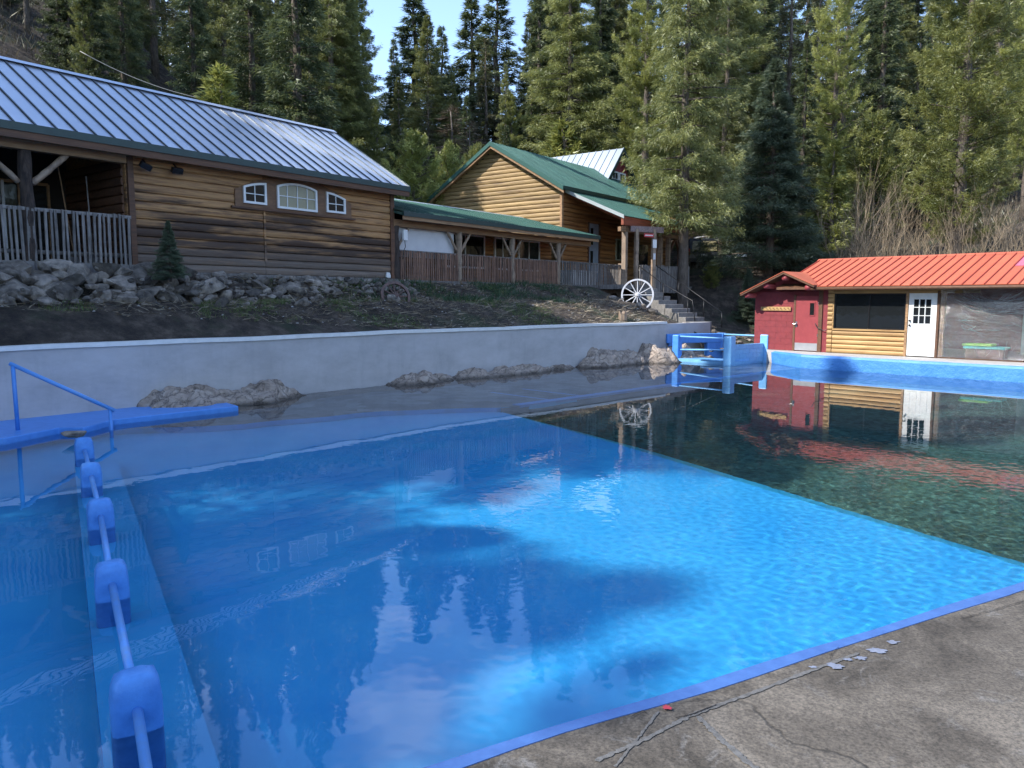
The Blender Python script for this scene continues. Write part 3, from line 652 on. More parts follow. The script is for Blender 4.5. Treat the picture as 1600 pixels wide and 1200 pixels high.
MB().hexa([(12.06, e0-.05, ez-.13), (12.1, e0-.05, ez-.13), (12.1, r0, rz-.13), (12.06, r0, rz-.13), (12.06, e0-.05, ez+.03), (12.1, e0-.05, ez+.03), (12.1, r0, rz+.03), (12.06, r0, rz+.03)]).build('rake_trim', M['fascia'], roof)
MB().add([(.02, r0-.14, rz-.01), (12.1, r0-.14, rz-.01), (.02, r0, rz+.05), (12.1, r0, rz+.05), (.02, r0+.14, rz-.01), (12.1, r0+.14, rz-.01)], [(0,1,3,2), (2,3,5,4)]).build('ridge_cap', M['roofw'], roof)
PX = [.14, 3.22, 6.33, 9.5]
for i, x in enumerate(PX):
    knobby(MB(), (x, 0, -.1 if i else -.6), (x, 0, 1.70), .115 if i else .13, seed=20+i).build('log_post', M['peeled'] if i else M['bark'], b2, True)
    for sg in (-1, 1):
        if i == 0 and sg < 0: continue
        knobby(MB(), (x+sg*.1, 0, 1.05), (x+sg*.62, 0, 1.7), .05, seed=30+2*i+sg, n=7).build('brace', M['peeled'], b2, True)
MB().box(.3, 3.1, .12, .15, .75, 1.72).build('white_panel', M['ply'], b2)
rl = MB()
for a, c in zip(PX[:-1], PX[1:]): rl.box(a+.1, c-.1, -.045, .045, .90, .96); rl.box(a+.1, c-.1, -.03, .03, .08, .14)
rl = rl.build('railing', M['greywood'], b2)
for i, (a, c) in enumerate(zip(PX[:-1], PX[1:])): balusters(rl, a+.12, c-.1, -.062, -.02, .93, .095, w=.055, th=.025, m=M['brownslat'], seed=40+i)
MB().box(.2, 9.5, -.1, .1, -.6, -.14).build('skirt_board', M['greywood'], b2)
for (x0_, x1_) in ((4.7, 7.1), (7.74, 8.9), (9.4, 11.0)):
    window(b2, x0_, x1_, .6, 1.93, 2, 1, y=1.97, fw=.07, mun=.06)
mt = empty('meter_box', (A0.x+AX.x*.42-AY.x*.1, A0.y+AX.y*.42-AY.y*.1, 2.82+1.25), ANG_A, 'small white electrical box on the dark post by the white panel', 'meter box')
bevel(MB().box(-.09, .09, -.1, 0, 0, .34).build('cover', M['white'], mt), .015); MB().tube([(0, -.04, 0), (.02, -.05, -.2), (-.06, -.05, -.32), (-.1, -.04, -.6)], .012, 6).build('cable', M['black'], mt)

# ------------------------------------------------------------------ building 3: gabled log house with green roof and porch
C3 = Vector((2.3, 36.16)); Z3 = 2.85
b3 = empty('gabled_log_house', (C3.x, C3.y, Z3), ANG_A, 'tall gabled log house with green metal roof and timber porch', 'house')
pk = (3.85, 6.88); ev = 4.55
wl = MB(); g = [(0, 0), (7.7, 0), (7.7, ev), (3.85, pk[1]-.15), (0, ev)]
n = 5; wl.add([(.0, y, z) for y, z in g]+[(11.2, y, z) for y, z in g], [tuple(range(5)), tuple(range(5, 10))[::-1]]+[((i+1) % 5, i, i+5, (i+1) % 5+5) for i in range(5)])
wall = wl.build('wall', M['dark'], b3)
lm3 = log_mesh('log', .20, .055, M['log3']); lmf = log_mesh('log', .20, .055, M['log2'])
for k in range(34):
    z = k*.2; y0, y1 = 0, 7.7
    if z > ev-.1: q = min(1, (z+.1-ev)/(pk[1]-.15-ev)); y0 = 3.85*q; y1 = 7.7-3.85*q
    if y1-y0 < .25: continue
    inst(lm3, 'log', wall, (0, y1-.0, z), (0, 0, -pi/2), (y1-y0, 1, 1))
    if z < ev-.15: inst(lmf, 'log', wall, (0.06, 0, z), (0, 0, 0), (11.1, 1, 1))
for y in (-.03, 7.68): MB().box(-.075, .06, y-.03, y+.09, 0, ev).build('corner_board', M['beam'], b3)
# roof
def slope(x0_, x1_, ya, za, yb, zb, th=.14, lift=-.005):
    return [(x0_, ya, za-th), (x1_, ya, za-th), (x1_, yb, zb-th), (x0_, yb, zb-th), (x0_, ya, za+lift), (x1_, ya, za+lift), (x1_, yb, zb+lift), (x0_, yb, zb+lift)]
rf = MB().hexa(slope(-.42, 11.6, -.35, ev-.1, 3.85, pk[1])).hexa(slope(-.42, 11.6, 8.05, ev-.1, 3.85, pk[1]))
roof = rf.build('roof', M['beam'], b3)
roof_side(roof, M['roofg'], M['roofg'], -.45, 11.65, -.38, ev-.11, 3.85, pk[1]+.005, .93, minor=3, seamh=.04)
for (ya, yb) in ((-.38, 3.85), (8.08, 3.85)):
    MB().hexa([(-.49, ya, ev-.28), (-.452, ya, ev-.28), (-.452, yb, pk[1]-.16), (-.49, yb, pk[1]-.16), (-.49, ya, ev-.08), (-.452, ya, ev-.08), (-.452, yb, pk[1]+.04), (-.49, yb, pk[1]+.04)]).build('rake_trim', M['roofg'], roof)
    MB().hexa([(-.445, ya, ev-.40), (-.40, ya, ev-.40), (-.40, yb, pk[1]-.28), (-.445, yb, pk[1]-.28), (-.445, ya, ev-.285), (-.40, ya, ev-.285), (-.40, yb, pk[1]-.165), (-.445, yb, pk[1]-.165)]).build('rake_board', M['beam'], roof)
MB().hexa(slope(-.45, 11.65, 8.08, ev-.085, 3.86, pk[1]+.02, .02)).build('back_roof_sheet', M['roofg'], roof)
MB().box(-.45, 11.65, -.41, -.385, ev-.25, ev-.08).build('eave_trim', M['fascia'], roof)
# porch roof
pa, pz0, pb, pz1 = -3.15, 3.0, -.12, 4.36
pr = MB().hexa(slope(.15, 7.0, pa, pz0, pb, pz1, .09)).build('porch_roof', M['redbeam'], b3)
roof_side(pr, M['roofg'], M['roofg'], .12, 7.05, pa-.05, pz0-.01, pb, pz1+.01, .87, minor=3, seamh=.04)
MB().hexa(slope(.08, .118, pa-.05, pz0, pb, pz1, .12, .04)).build('rake_trim', M['roofw'], pr)
MB().box(.15, 6.9, pa-.0, pa+.12, pz0-.38, pz0-.1).build('red_fascia', M['redbeam'], pr)
for k in range(9): MB().bar((.5+k*.78, pa+.1, pz0-.15), (.5+k*.78, pb, pz1-.17), .08, .14).build('rafter', M['redbeam'], pr)
MB().box(.2, 7.0, -3.0, -2.84, 2.35, 2.55).build('porch_beam', M['beam'], b3)
for x, y, r in ((.75, -2.9, .1), (4.3, -2.9, .1), (5.2, -2.9, .09), (6.7, -2.9, .13)):
    MB().box(x-r, x+r, y-r, y+r, -.2, 2.62).build('porch_post', M['peeled'] if r != .13 else M['trim'], b3)
for (x0_, x1_) in ((5.3, 6.1), (6.6, 5.9)): MB().bar((x0_, -2.9, 1.6), (x1_, -2.9, 2.5), .1).build('brace', M['trim'], b3)
# small second porch roof beyond
pr2 = MB().hexa(slope(7.15, 9.8, -3.0, 3.3, -.2, 4.2, .1)).build('porch_roof', M['redbeam'], b3)
roof_side(pr2, M['roofg'], M['roofg'], 7.12, 9.85, -3.05, 3.3, -.2, 4.22, .9, minor=3, seamh=.04)
MB().box(0, 11, -3.2, -.0, -.2, .0).build('porch_floor', M['greywood'], b3)
# door and windows in the front wall
d = MB().box(2.35, 3.2, -.085, -.0, .2, 3.02).build('door', simple('grey_blue_door', (.30,.36,.44), ns=1, rough=.5), b3)
MB().box(2.44, 2.68, -.10, -.08, 2.0, 2.8).build('door_pane', M['glass'], d); MB().box(2.44, 2.68, -.10, -.08, 1.0, 1.7).build('door_pane', M['glass'], d); MB().box(3.2, 3.34, -.12, 0, .2, 3.08).build('door_frame', M['trim'], d)
MB().box(2.25, 2.345, -.09, 0, .2, 3.08).build('door_frame', M['trim'], d)
window(b3, 5.0, 5.9, 1.35, 2.45, 2, 1, y=-.07, fm=simple('sage_frame', (.34,.36,.26)))
MB().box(7.5, 8.6, -.07, 0, .2, 2.3).build('entry_door', M['glass'], b3)
# front railing right of the wing (lower deck)
lr = empty('deck_railing', (A0.x+AX.x*9.65, A0.y+AX.y*9.65, 2.62), ANG_A, 'grey slatted deck railing right of the porch wing, before the gabled house', 'railing')
MB().box(0, 5.2, -.05, .05, 1.12, 1.18).build('top_rail', M['greywood'], lr); MB().box(0, 5.2, -.03, .03, .12, .2).build('bottom_rail', M['greywood'], lr)
balusters(lr, .05, 5.2, -.07, .02, 1.16, .13, w=.05, seed=77)
for x in (5.25,): MB().box(x-.1, x+.1, -.1, .1, -.3, 1.26).build('post', M['peeled'], lr)
MB().box(0, 5.3, -.12, -.09, -.35, .0).build('rim_board', M['greywood'], lr); MB().box(0, 5.3, -.09, 3.4, -.06, .0).build('deck_floor', M['greywood'], lr)
# solid board fence right of the steps
p0 = at(1000, 413, 36.0)
fe = empty('board_fence', (p0.x, p0.y, 2.5), ANG_A-.25, 'weathered grey board fence standing behind the stair rails', 'fence')
balusters(fe, 0, 3.6, 0, .0, 1.28, .13, w=.125, seed=78, name='board'); MB().box(0, 3.6, .02, .07, 1.0, 1.08).build('rail', M['greywood'], fe); MB().box(0, 3.6, .02, .07, .2, .28).build('rail', M['greywood'], fe)
# sign gate at the top of the stairs
q0 = at(994, 410, 35.2); q1 = at(1021, 410, 35.6); vec = Vector((q1.x-q0.x, q1.y-q0.y)); ga = atan2(vec.y, vec.x); gl_ = vec.length
sg = empty('sign_gate', (q0.x, q0.y, 2.5), ga, 'timber gate frame with a small red sign at the top of the steps', 'gate')
for x in (0, gl_): MB().box(x-.08, x+.08, -.08, .08, -.2, 2.85).build('post', M['peeled'], sg)
MB().box(-.35, gl_+.5, -.05, .05, 2.72, 2.98).build('plank', simple('dusty_plank', (.30,.22,.20), (.10,.07,.07), ns=8), sg)
s1 = MB().box(.36, .86, -.09, -.055, 2.5, 2.66).build('sign_board', simple('sign_red', (.60,.07,.08), ns=1, bump=0), sg)
MB().box(.40, .82, -.094, -.0905, 2.56, 2.60).build('sign_stripe', M['white'], s1)
MB().box(gl_-.12, gl_+.08, -.11, -.085, 2.02, 2.4).build('notice', M['white'], sg); MB().box(gl_-.09, gl_+.03, -.11, -.085, 1.5, 1.78).build('notice', M['ply'], sg)
# white tub seen through the railing
tb = at(900, 425, 36.6); tub = empty('covered_tub', (tb.x, tb.y, 2.7), ANG_A, 'low white covered tub behind the deck railing', 'tub')
bevel(MB().box(-1.1, 1.1, -.5, .5, 0, .75).build('body', M['white'], tub), .06); MB().box(-1.15, 1.15, -.55, .55, .752, .83).build('cover', M['ply'], tub)

# ------------------------------------------------------------------ building 4: red gable house behind
P4 = at(975, 232, 46.0); b4 = empty('red_gable_house', (P4.x, P4.y, 3.5), ANG_A, 'dark red house with a pale metal roof rising behind the green roof', 'house')
hz = P4.z-3.5
# local x runs along the gable wall (AX), ridge runs along +y (AY)
hw4, dz4 = 3.2, 3.6
MB().poly([(-hw4, .35), (hw4, .35), (hw4, 7), (-hw4, 7)], 0, hz-dz4-.1).build('wall', M['redwall'], b4)
gm = MB().pface([(-hw4, 0), (hw4, 0), (hw4, hz-dz4), (0, hz-.1), (-hw4, hz-dz4)], .3, .5).build('gable_wall', M['redwall'], b4)
rt = MB()
for sg_ in (-1, 1): rt.hexa([(0, 0, hz-.12), (0, 7.4, hz-.12), (sg_*(hw4+.4), 7.4, hz-dz4-.55), (sg_*(hw4+.4), 0, hz-dz4-.55), (0, 0, hz), (0, 7.4, hz), (sg_*(hw4+.4), 7.4, hz-dz4-.43), (sg_*(hw4+.4), 0, hz-dz4-.43)])
rt = rt.build('roof', M['fascia'], b4)
Lr = sqrt((hw4+.4)**2+(dz4+.43)**2); an = atan2(dz4+.43, hw4+.4)
pm = MB().box(0, Lr, 0, .46, .003, .03); pm.box(0, Lr, -.02, .02, .003, .07); pm = pm.mesh('roof_panel', M['roofw'])
for k in range(16):
    inst(pm, 'roof_panel', rt, (-(hw4+.4), k*.465, hz-dz4-.43), (0, -an, 0))
    inst(pm, 'roof_panel', rt, ((hw4+.4), k*.465+.46, hz-dz4-.43), (0, -an, pi))
for sg_ in (-1, 1): MB().hexa([(0, -.04, hz-.2), (0, -.005, hz-.2), (sg_*(hw4+.42), -.005, hz-dz4-.65), (sg_*(hw4+.42), -.04, hz-dz4-.65), (0, -.04, hz+.06), (0, -.005, hz+.06), (sg_*(hw4+.42), -.005, hz-dz4-.39), (sg_*(hw4+.42), -.04, hz-dz4-.39)]).build('rake_trim', M['fascia'], rt)
for x in (-.95, -.1): window(b4, x, x+.75, hz-2.3, hz-1.35, 2, 2, y=.24, fw=.08)

# ------------------------------------------------------------------ red bathhouse
Q = st(22.35, 2.8); b5 = empty('red_bathhouse', (Q[0], Q[1], .45), ANG_R, 'low bathhouse with bright red metal roof, log panel and plastic-covered front', 'building')
lb = log_mesh('log', .165, .075, M['log4'])
T0 = 2.8
wl = MB().box(-.05, 2.42, .0, .2, 0, 2.2); wl.box(-.05, .15, .2, 5.2, 0, 2.0); wl.box(-.05, 12, 5.0, 5.2, 0, 2.2)
wall = wl.build('block_wall', M['redwall'], b5)
# block courses
bk = MB().box(.002, .398, -.006, .01, .003, .197).mesh('block', M['redwall']); rn = random.Random(8)
for r in range(10):
    x = -.05-(.2 if r % 2 else 0)
    while x < 2.4:
        x0_ = max(x, -.05); x1_ = min(x+.4, 2.42)
        if x1_-x0_ > .05 and not (x0_ > 1.42 and x1_ < 2.36 and r < 9): inst(bk, 'block', wall, (x0_, 0, r*.2), (0, 0, 0), ((x1_-x0_)/.4, 1, 1))
        x += .4
gp = MB().pface([(-.15, 1.95), (2.66, 1.95), (2.5, 2.18), (1.3, 2.55), (.1, 2.2)], .0, .12).build('gable_board', M['reddoor'], b5)
dr = bevel(MB().box(1.49, 2.29, -.06, -.02, .02, 1.86).build('door', M['reddoor'], b5), .006)
MB().box(1.50, 2.28, -.066, -.0605, .03, .28).build('kick_plate', M['kick'], dr)
MB().box(1.99, 2.14, -.066, -.055, 1.22, 1.62).build('door_window', M['glass'], dr)
for a_ in ((1.97,2.16,1.19,1.22), (1.97,2.16,1.62,1.65), (1.97,1.99,1.22,1.62), (2.14,2.16,1.22,1.62)): MB().box(a_[0], a_[1], -.075, -.058, a_[2], a_[3]).build('window_trim', M['reddoor'], dr)
MB().tube([(1.53, -.06, .92), (1.53, -.13, .92)], .03, 10).tube([(1.53, -.13, .92), (1.44, -.13, .92)], .013, 8).build('handle', M['steel'], dr)
MB().box(1.50, 1.56, -.066, -.058, .8, 1.0).build('lock_plate', M['steel'], dr)
for z in (.5, 1.55): MB().box(2.27, 2.31, -.075, -.055, z, z+.1).build('hinge', M['steel'], dr)
MB().box(1.42, 1.487, -.07, .0, 0, 1.9).build('door_jamb', M['trim'], b5); MB().box(2.295, 2.42, -.09, .0, 0, 2.1).build('door_jamb', M['trim'], b5)
MB().box(2.42, 2.60, -.05, .15, 0, 2.1).build('red_pilaster', M['redwall'], b5)
hr = empty('hook_rail', (*st(22.35-.035, T0+.2), .45+1.36), ANG_R, 'pale wooden rail of coat hooks on the red block wall', 'hook rail')
MB().box(0, 1.1, -.02, 0, 0, .13).build('board', M['log4'], hr)
for k in range(8): MB().tube([(.08+k*.135, -.02, .09), (.08+k*.135, -.075, .075), (.08+k*.135, -.085, .10)], .008, 6).build('hook', M['black'], hr)
# log panel with the wide window
for k in range(5): inst(lb, 'log', wall, (2.78, 0, k*.147), (0, 0, 0), (2.24, 1, .9))
for k in range(14): inst(lb, 'log', wall, (2.60, -.01, k*.15), (0, 0, 0), (.16, 1, .92))
MB().box(2.6, 5.05, .0, .16, 0, .76).box(2.6, 5.05, 0, .16, 1.9, 2.15).build('frame_wall', M['beam'], b5)
MB().box(2.78, 5.05, -.09, .0, .745, .80).box(2.62, 7.0, -.06, .0, 1.93, 2.1).box(2.76, 2.80, -.07, 0, .8, 1.93).build('window_casing', M['log4'], b5)
wd = window(b5, 2.80, 5.02, .80, 1.93, 2, 1, y=-.02, fm=M['black'], fw=.035, mun=.03)
# white nine-lite door
dw = bevel(MB().box(5.10, 5.90, -.05, -.01, .03, 1.95).build('white_door', M['white'], b5), .004)
for i in range(3):
    for j in range(3):
        x = 5.25+i*.17; z = 1.02+j*.25; MB().box(x, x+.145, -.056, -.045, z, z+.225).build('pane', M['glass'], dw)
for x in (5.235, 5.405-.008, 5.575-.008, 5.75-.01): MB().box(x-.008, x+.010, -.064, -.052, 1.0, 1.765).build('muntin', M['white'], dw)
for z in (1.0, 1.255, 1.505, 1.755): MB().box(5.23, 5.75, -.063, -.0535, z-.007, z+.007).build('muntin', M['white'], dw)
for x in (5.24, 5.55):
    for a_ in ((x, x+.03, .2, .82), (x+.19, x+.22, .2, .82), (x, x+.22, .17, .2), (x, x+.22, .82, .85)): MB().box(a_[0], a_[1], -.058, -.048, a_[2], a_[3]).build('moulding', M['white'], dw)
MB().box(5.4, 5.6, -.058, -.05, .88, .93).build('mail_flap', M['ply'], dw)
for z in (.96, 1.1): MB().tube([(5.155, -.05, z), (5.155, -.1, z)], [.03, .026], 10).build('knob' if z < 1 else 'deadbolt', M['black'], dw)
for x in (5.055, 5.935): MB().box(x-.035, x+.035, -.075, .0, 0, 2.0).build('door_jamb', M['trim'] if x > 5.5 else M['beam'], b5)
# open bay behind clear plastic
MB().box(5.98, 6.1, -.03, .1, 0, 2.1).box(9.1, 9.22, -.03, .1, 0, 2.1).box(12, 12.1, -.03, .1, 0, 2.1).build('bay_post', M['beam'], b5)
MB().box(5.98, 12.1, -.04, -.0, 0, .04).build('bay_sill', M['trim'], b5)
MB().box(7.4, 8.1, 3.0, 3.05, 0, 1.8).build('inner_panel', M['ply'], b5); MB().box(9.6, 10.1, 2.0, 2.05, 0, 2.0).build('inner_panel', M['ply'], b5)
def plastic():
    m = bpy.data.materials.new('clear_plastic'); m.use_nodes = True; n = m.node_tree; n.nodes.clear(); out = n.nodes.new('ShaderNodeOutputMaterial')
    tr = n.nodes.new('ShaderNodeBsdfTransparent'); tr.inputs[0].default_value = (.72,.74,.76,1); gl = n.nodes.new('ShaderNodeBsdfGlossy'); gl.inputs[1].default_value = .10; df = n.nodes.new('ShaderNodeBsdfTranslucent'); df.inputs[0].default_value = (.8,.82,.85,1)
    di = n.nodes.new('ShaderNodeBsdfDiffuse'); di.inputs[0].default_value = (.7,.72,.75,1)
    v = coords(n, (1,1,1), ANG_R); nn = n.nodes.new('ShaderNodeMapping'); nn.inputs[3].default_value = (1.0, 1, 3.4); nn.inputs[2].default_value = (0, .5, 0); n.links.new(v, nn.inputs[0])
    f = pnoise(n, nn.outputs[0], 2.2, 5, .65, 1.6); bp = n.nodes.new('ShaderNodeBump'); bp.inputs['Strength'].default_value = 1; bp.inputs['Distance'].default_value = .12; n.links.new(f, bp.inputs['Height'])
    n.links.new(bp.outputs[0], gl.inputs['Normal']); n.links.new(bp.outputs[0], di.inputs['Normal'])
    r = ramp(n, [(.50, (.01,.01,.01)), (.60, (.10,.10,.10)), (.66, (.02,.02,.02))]); n.links.new(f, r.inputs[0])  # pale diffuse streaks stand in for gleams on the creases
    a = n.nodes.new('ShaderNodeMixShader'); a.inputs[0].default_value = .2; n.links.new(tr.outputs[0], a.inputs[1]); n.links.new(gl.outputs[0], a.inputs[2])
    b = n.nodes.new('ShaderNodeMixShader'); n.links.new(r.outputs[0], b.inputs[0]); n.links.new(a.outputs[0], b.inputs[1]); n.links.new(di.outputs[0], b.inputs[2]); n.links.new(b.outputs[0], out.inputs[0]); return m
pl = MB(); nx, nz_ = 90, 30; vs = []
for i in range(nx+1):
    for j in range(nz_+1):
        x = 5.99+6.1*i/nx; z = .04+2.04*j/nz_
        vs.append((x, -.07+.05*mnoise.noise(Vector((x*1.6+z*1.1, z*3.2-x*.8, 1)))+.02*mnoise.noise(Vector((x*6, z*7, 2))), z))
pl.add(vs, [(i*(nz_+1)+j, (i+1)*(nz_+1)+j, (i+1)*(nz_+1)+j+1, i*(nz_+1)+j+1) for i in range(nx) for j in range(nz_)])
psh = pl.build('plastic_sheet', plastic(), b5, True)
M['fold_glint'] = leafless = simple('plastic_fold_glint', (.50,.53,.58), (.26,.28,.31), ns=6, rough=.6, bump=.2)  # pale strips: the glints along the sheet's folds, painted as colour
rnf = random.Random(44); fo = MB()
for k in range(170):
    if k < 60: a_ = Vector((6.15+rnf.uniform(0, .9), 2.02-rnf.uniform(0, .25))); b_ = Vector((rnf.uniform(7.6, 9.4), rnf.uniform(1.45, 2.0))); sg_ = .28
    elif k < 135: a_ = Vector((rnf.uniform(6.4, 11), rnf.uniform(.9, 1.7))); b_ = a_+Vector((rnf.uniform(.2, .6), rnf.uniform(-.35, .1))); sg_ = .05
    else: a_ = Vector((rnf.uniform(6.2, 11.5), rnf.uniform(.06, .2))); b_ = a_+Vector((rnf.uniform(-.2, .3), rnf.uniform(.15, .45))); sg_ = .02
    n_ = 12; w_ = rnf.uniform(.002, .008) if k < 60 else rnf.uniform(.0015, .004); vs = []
    for i in range(n_+1):
        q = i/n_; p = a_.lerp(b_, q); p.y -= sg_*4*q*(1-q); ww = w_*(sin(pi*q)+.1); vs += [(p.x, -.135+.01*sin(p.x*9), p.y-ww), (p.x, -.15+.01*sin(p.x*9), p.y+ww)]
    fo.add(vs, [(2*i, 2*i+2, 2*i+3, 2*i+1) for i in range(n_)])
tag(fo.build('plastic_fold_glint', M['fold_glint'], psh), kind='stuff')
# gutter, beam ends and roof
EYr, EZr, RYr, RZr = -.42, 2.15, 2.65, 3.14
rf = MB().hexa(slope(.95, 12.5, EYr, EZr, RYr, RZr, .08)).hexa(slope(.95, 12.5, 5.6, EZr, RYr, RZr, .08))
roof = rf.build('roof', M['trim'], b5)
Lp = sqrt((RYr-EYr+.03)**2+(RZr-EZr)**2)
n = 37; w_ = (12.55-2.15)/n; an = atan2(RZr-EZr, RYr-EYr)
def rpanel(mt, y0=0, y1=None):
    y1 = y1 or Lp; mb = MB().box(0, w_-.001, y0, y1, 0, .018); a = len(mb.f); mb.box(-.012, .012, y0-.003, y1+.003, .012, .05); me = mb.mesh('roof_panel', mt); me.materials.append(M['seamr'])
    for i, p in enumerate(me.polygons): p.material_index = 1 if i >= a else 0
    return me
rp_ = rpanel(M['roofr']); 
for k in range(n): inst(rp_, 'roof_panel', roof, (2.15+k*w_, EYr-.03, EZr+.003), (an, 0, 0))
for k in range(1, 5):      # panels over the hut, cut by its gable
    y0 = .30+.72*k*.30*1.6; inst(rpanel(M['roofr'], min(y0, Lp-.2), Lp), 'roof_panel', roof, (2.15-k*w_, EYr-.03, EZr+.003), (an, 0, 0))
rose = rpanel(M['roofrose'], 1.75, Lp-.12)
for k in (19, 20): inst(rose, 'rose_patch', roof, (2.15+k*w_+.012, EYr-.035, EZr+.024), (an, 0, 0))
MB().hexa(slope(.9, 12.55, 5.65, EZr, RYr+.01, RZr+.02, .02)).build('back_roof_sheet', M['roofr'], roof)
MB().add([(.95, RYr-.15, RZr-.01), (12.6, RYr-.15, RZr-.01), (.95, RYr, RZr+.07), (12.6, RYr, RZr+.07), (.95, RYr+.15, RZr-.01), (12.6, RYr+.15, RZr-.01)], [(0,1,3,2), (2,3,5,4)]).build('ridge_cap', M['roofr'], roof)
MB().tube([(2.2, EYr-.07, EZr-.06), (12.5, EYr-.07, EZr-.06)], .05, 8).build('gutter', M['trim'], roof, True)
# little gable over the hut door
hp = (1.28, 2.66)
hg = MB()
def hut_slope(xa, za, xb, zb, th): return [(xa, -.62, za-th), (xb, -.62, zb-th), (xb, 2.2, zb-th), (xa, 2.2, za-th), (xa, -.62, za), (xb, -.62, zb), (xb, 2.2, zb), (xa, 2.2, za)]
hg.hexa(hut_slope(-.30, 1.93, hp[0], hp[1], .07)); hg.hexa(hut_slope(hp[0], hp[1], 2.35, 2.2, .07)); hg = hg.build('hut_roof', M['trim'], b5)
for k in range(7):
    a_ = Vector((-.30, 1.93)); c_ = Vector(hp)
    MB().hexa([(a_.x, -.64+k*.41, a_.y+.003), (c_.x, -.64+k*.41, c_.y+.003), (c_.x, -.64+k*.41+.40, c_.y+.003), (a_.x, -.64+k*.41+.40, a_.y+.003), (a_.x, -.64+k*.41, a_.y+.02), (c_.x, -.64+k*.41, c_.y+.02), (c_.x, -.64+k*.41+.40, c_.y+.02), (a_.x, -.64+k*.41+.40, a_.y+.02)]).build('roof_panel', M['roofr'], hg)
    c2 = Vector((2.35, 2.2)); MB().hexa([(c_.x, -.64+k*.41, c_.y+.003), (c2.x, -.64+k*.41, c2.y+.003), (c2.x, -.64+k*.41+.40, c2.y+.003), (c_.x, -.64+k*.41+.40, c_.y+.003), (c_.x, -.64+k*.41, c_.y+.02), (c2.x, -.64+k*.41, c2.y+.02), (c2.x, -.64+k*.41+.40, c2.y+.02), (c_.x, -.64+k*.41+.40, c_.y+.02)]).build('roof_panel', M['roofr'], hg)
for (x, z) in ((-.08, 1.88), (.62, 2.2), (1.28, 2.46), (2.1, 2.13)): MB().tube([(x, -.55, z), (x, .6, z)], .095, 10).build('beam_end', M['reddoor'], b5, True)
MB().tube([(2.2, -.1, .95), (2.3, -.13, .8), (2.5, -.12, .72), (2.6, -.1, .74)], .012, 6).build('hose_bib_pipe', M['black'], b5)
# things inside the plastic bay
fl = empty('foam_kickboards', (*st(23.3, T0+7.0), .45), ANG_R, 'lime and turquoise float lying behind the clear plastic', 'pool float')
bevel(MB().box(-.55, .55, -.3, .3, .28, .35).build('turquoise_board', simple('turquoise_foam', (.05,.5,.5), rough=.6), fl), .02); bevel(MB().box(-.6, .2, -.25, .25, .36, .43).build('lime_board', simple('lime_foam', (.35,.7,.1), rough=.6), fl), .02)
MB().box(-.5, .5, -.25, .25, 0, .27).build('crate', M['trim'], fl)
# ------------------------------------------------------------------ pool furniture
# blue posts, rails and block wall at the far corner
pA = at(1139, 570, 25.8); pA.z = 0; pB = Vector((*st(22.45, 3.15), 0)); rail_set = empty('pool_entry_rails', (pA.x, pA.y, 0), 0, 'sunlit blue posts and pipe rails of the pool entry at the far corner', 'railing')
def loc(p): return Vector(p)-Vector((pA.x, pA.y, 0))
bevel(MB().box(-.15, .15, -.15, .15, -.9, .96).build('post', M['lblue'], rail_set, rot=(0, 0, ANG_P)), .03)
bevel(MB().box(-.15, .15, -.15, .15, -.9, .96).build('post', M['lblue'], rail_set, loc=loc(pB), rot=(0, 0, ANG_P)), .03)
c1 = at(1058, 546, 27.6); c2 = at(1127, 540, 29.2)
for p in (c1, c2): bevel(MB().box(-.13, .13, -.13, .13, -.2, .93).build('post', M['bluepost'], rail_set, loc=loc((p.x, p.y, 0)), rot=(0, 0, ANG_P)), .03)
def rail(a, b, za, zb, r=.03, m='lblue'): MB().tube([loc((a.x, a.y, za)), loc((b.x, b.y, zb))], r, 8).build('rail', M[m], rail_set, True)
rail(c1, pA, .88, .88); rail(c1, pA, .40, .50); rail(c2, pB, .88, .90); 
cb = at(1095, 565, 26.5); rail(Vector((cb.x, cb.y, 0)), pA, .12, .12, .035)
# curved grab rail
ex = Vector((E2.x, E2.y, 0)); base = pB+Vector((0, 0, 0))
pts = [loc(base+ex*(.1+d)+Vector((0, 0, z))) for d, z in ((0, .78), (.14, .76), (.34, .62), (.52, .42), (.62, .2), (.64, 0), (.64, -.5))]
MB().tube(pts, .024, 8).build('grab_rail', M['lblue'], rail_set, True)
# block wall between the posts
d3 = (pB-pA); d3.z = 0; bw = empty('blue_block_wall', (pA.x, pA.y, 0), atan2(d3.y, d3.x), 'short blue-painted block wall between the two posts by the red hut', 'wall'); Lb = d3.length-.32
MB().box(.16, .16+Lb, .0, .14, -.9, .66).build('core', M['lblue'], bw); blk = MB().box(.004, .396, -.015, .0, .006, .15).mesh('block', M['lblue'])
for r in range(5):
    x = .16-(.2 if r % 2 else 0)
    while x < .16+Lb-.02:
        a = max(x, .16); c = min(x+.4, .16+Lb)
        if c-a > .04: inst(blk, 'block', bw, (a, -.0, -.12+r*.155), (0, 0, 0), ((c-a)/.4, 1, 1))
        x += .4
# shaded blue beam behind the rocks
q0 = at(1040, 532, 28.4); q1 = at(1130, 530, 29.2); dd = Vector((q1.x-q0.x, q1.y-q0.y)); be = empty('blue_beam', (q0.x, q0.y, .3), atan2(dd.y, dd.x), 'shaded blue-painted beam bridging the gap behind the rocks', 'beam')
bevel(MB().box(0, dd.length, -.12, .12, .28, .62).build('beam', M['bluepost'], be), .02); MB().box(dd.length-.75, dd.length, -.1, .1, -.5, .28).build('end_block', M['bluepost'], be); MB().box(.1, .5, -.1, .1, -.5, .28).build('end_block', M['bluepost'], be)
MB().poly([st(20.35, .1), st(20.45, 3.1), st(21.4, 3.15), st(21.4, .1)], -1, .1).build('pool_entry_step', M['lblue']); tag(bpy.data.objects['pool_entry_step'], kind='structure')
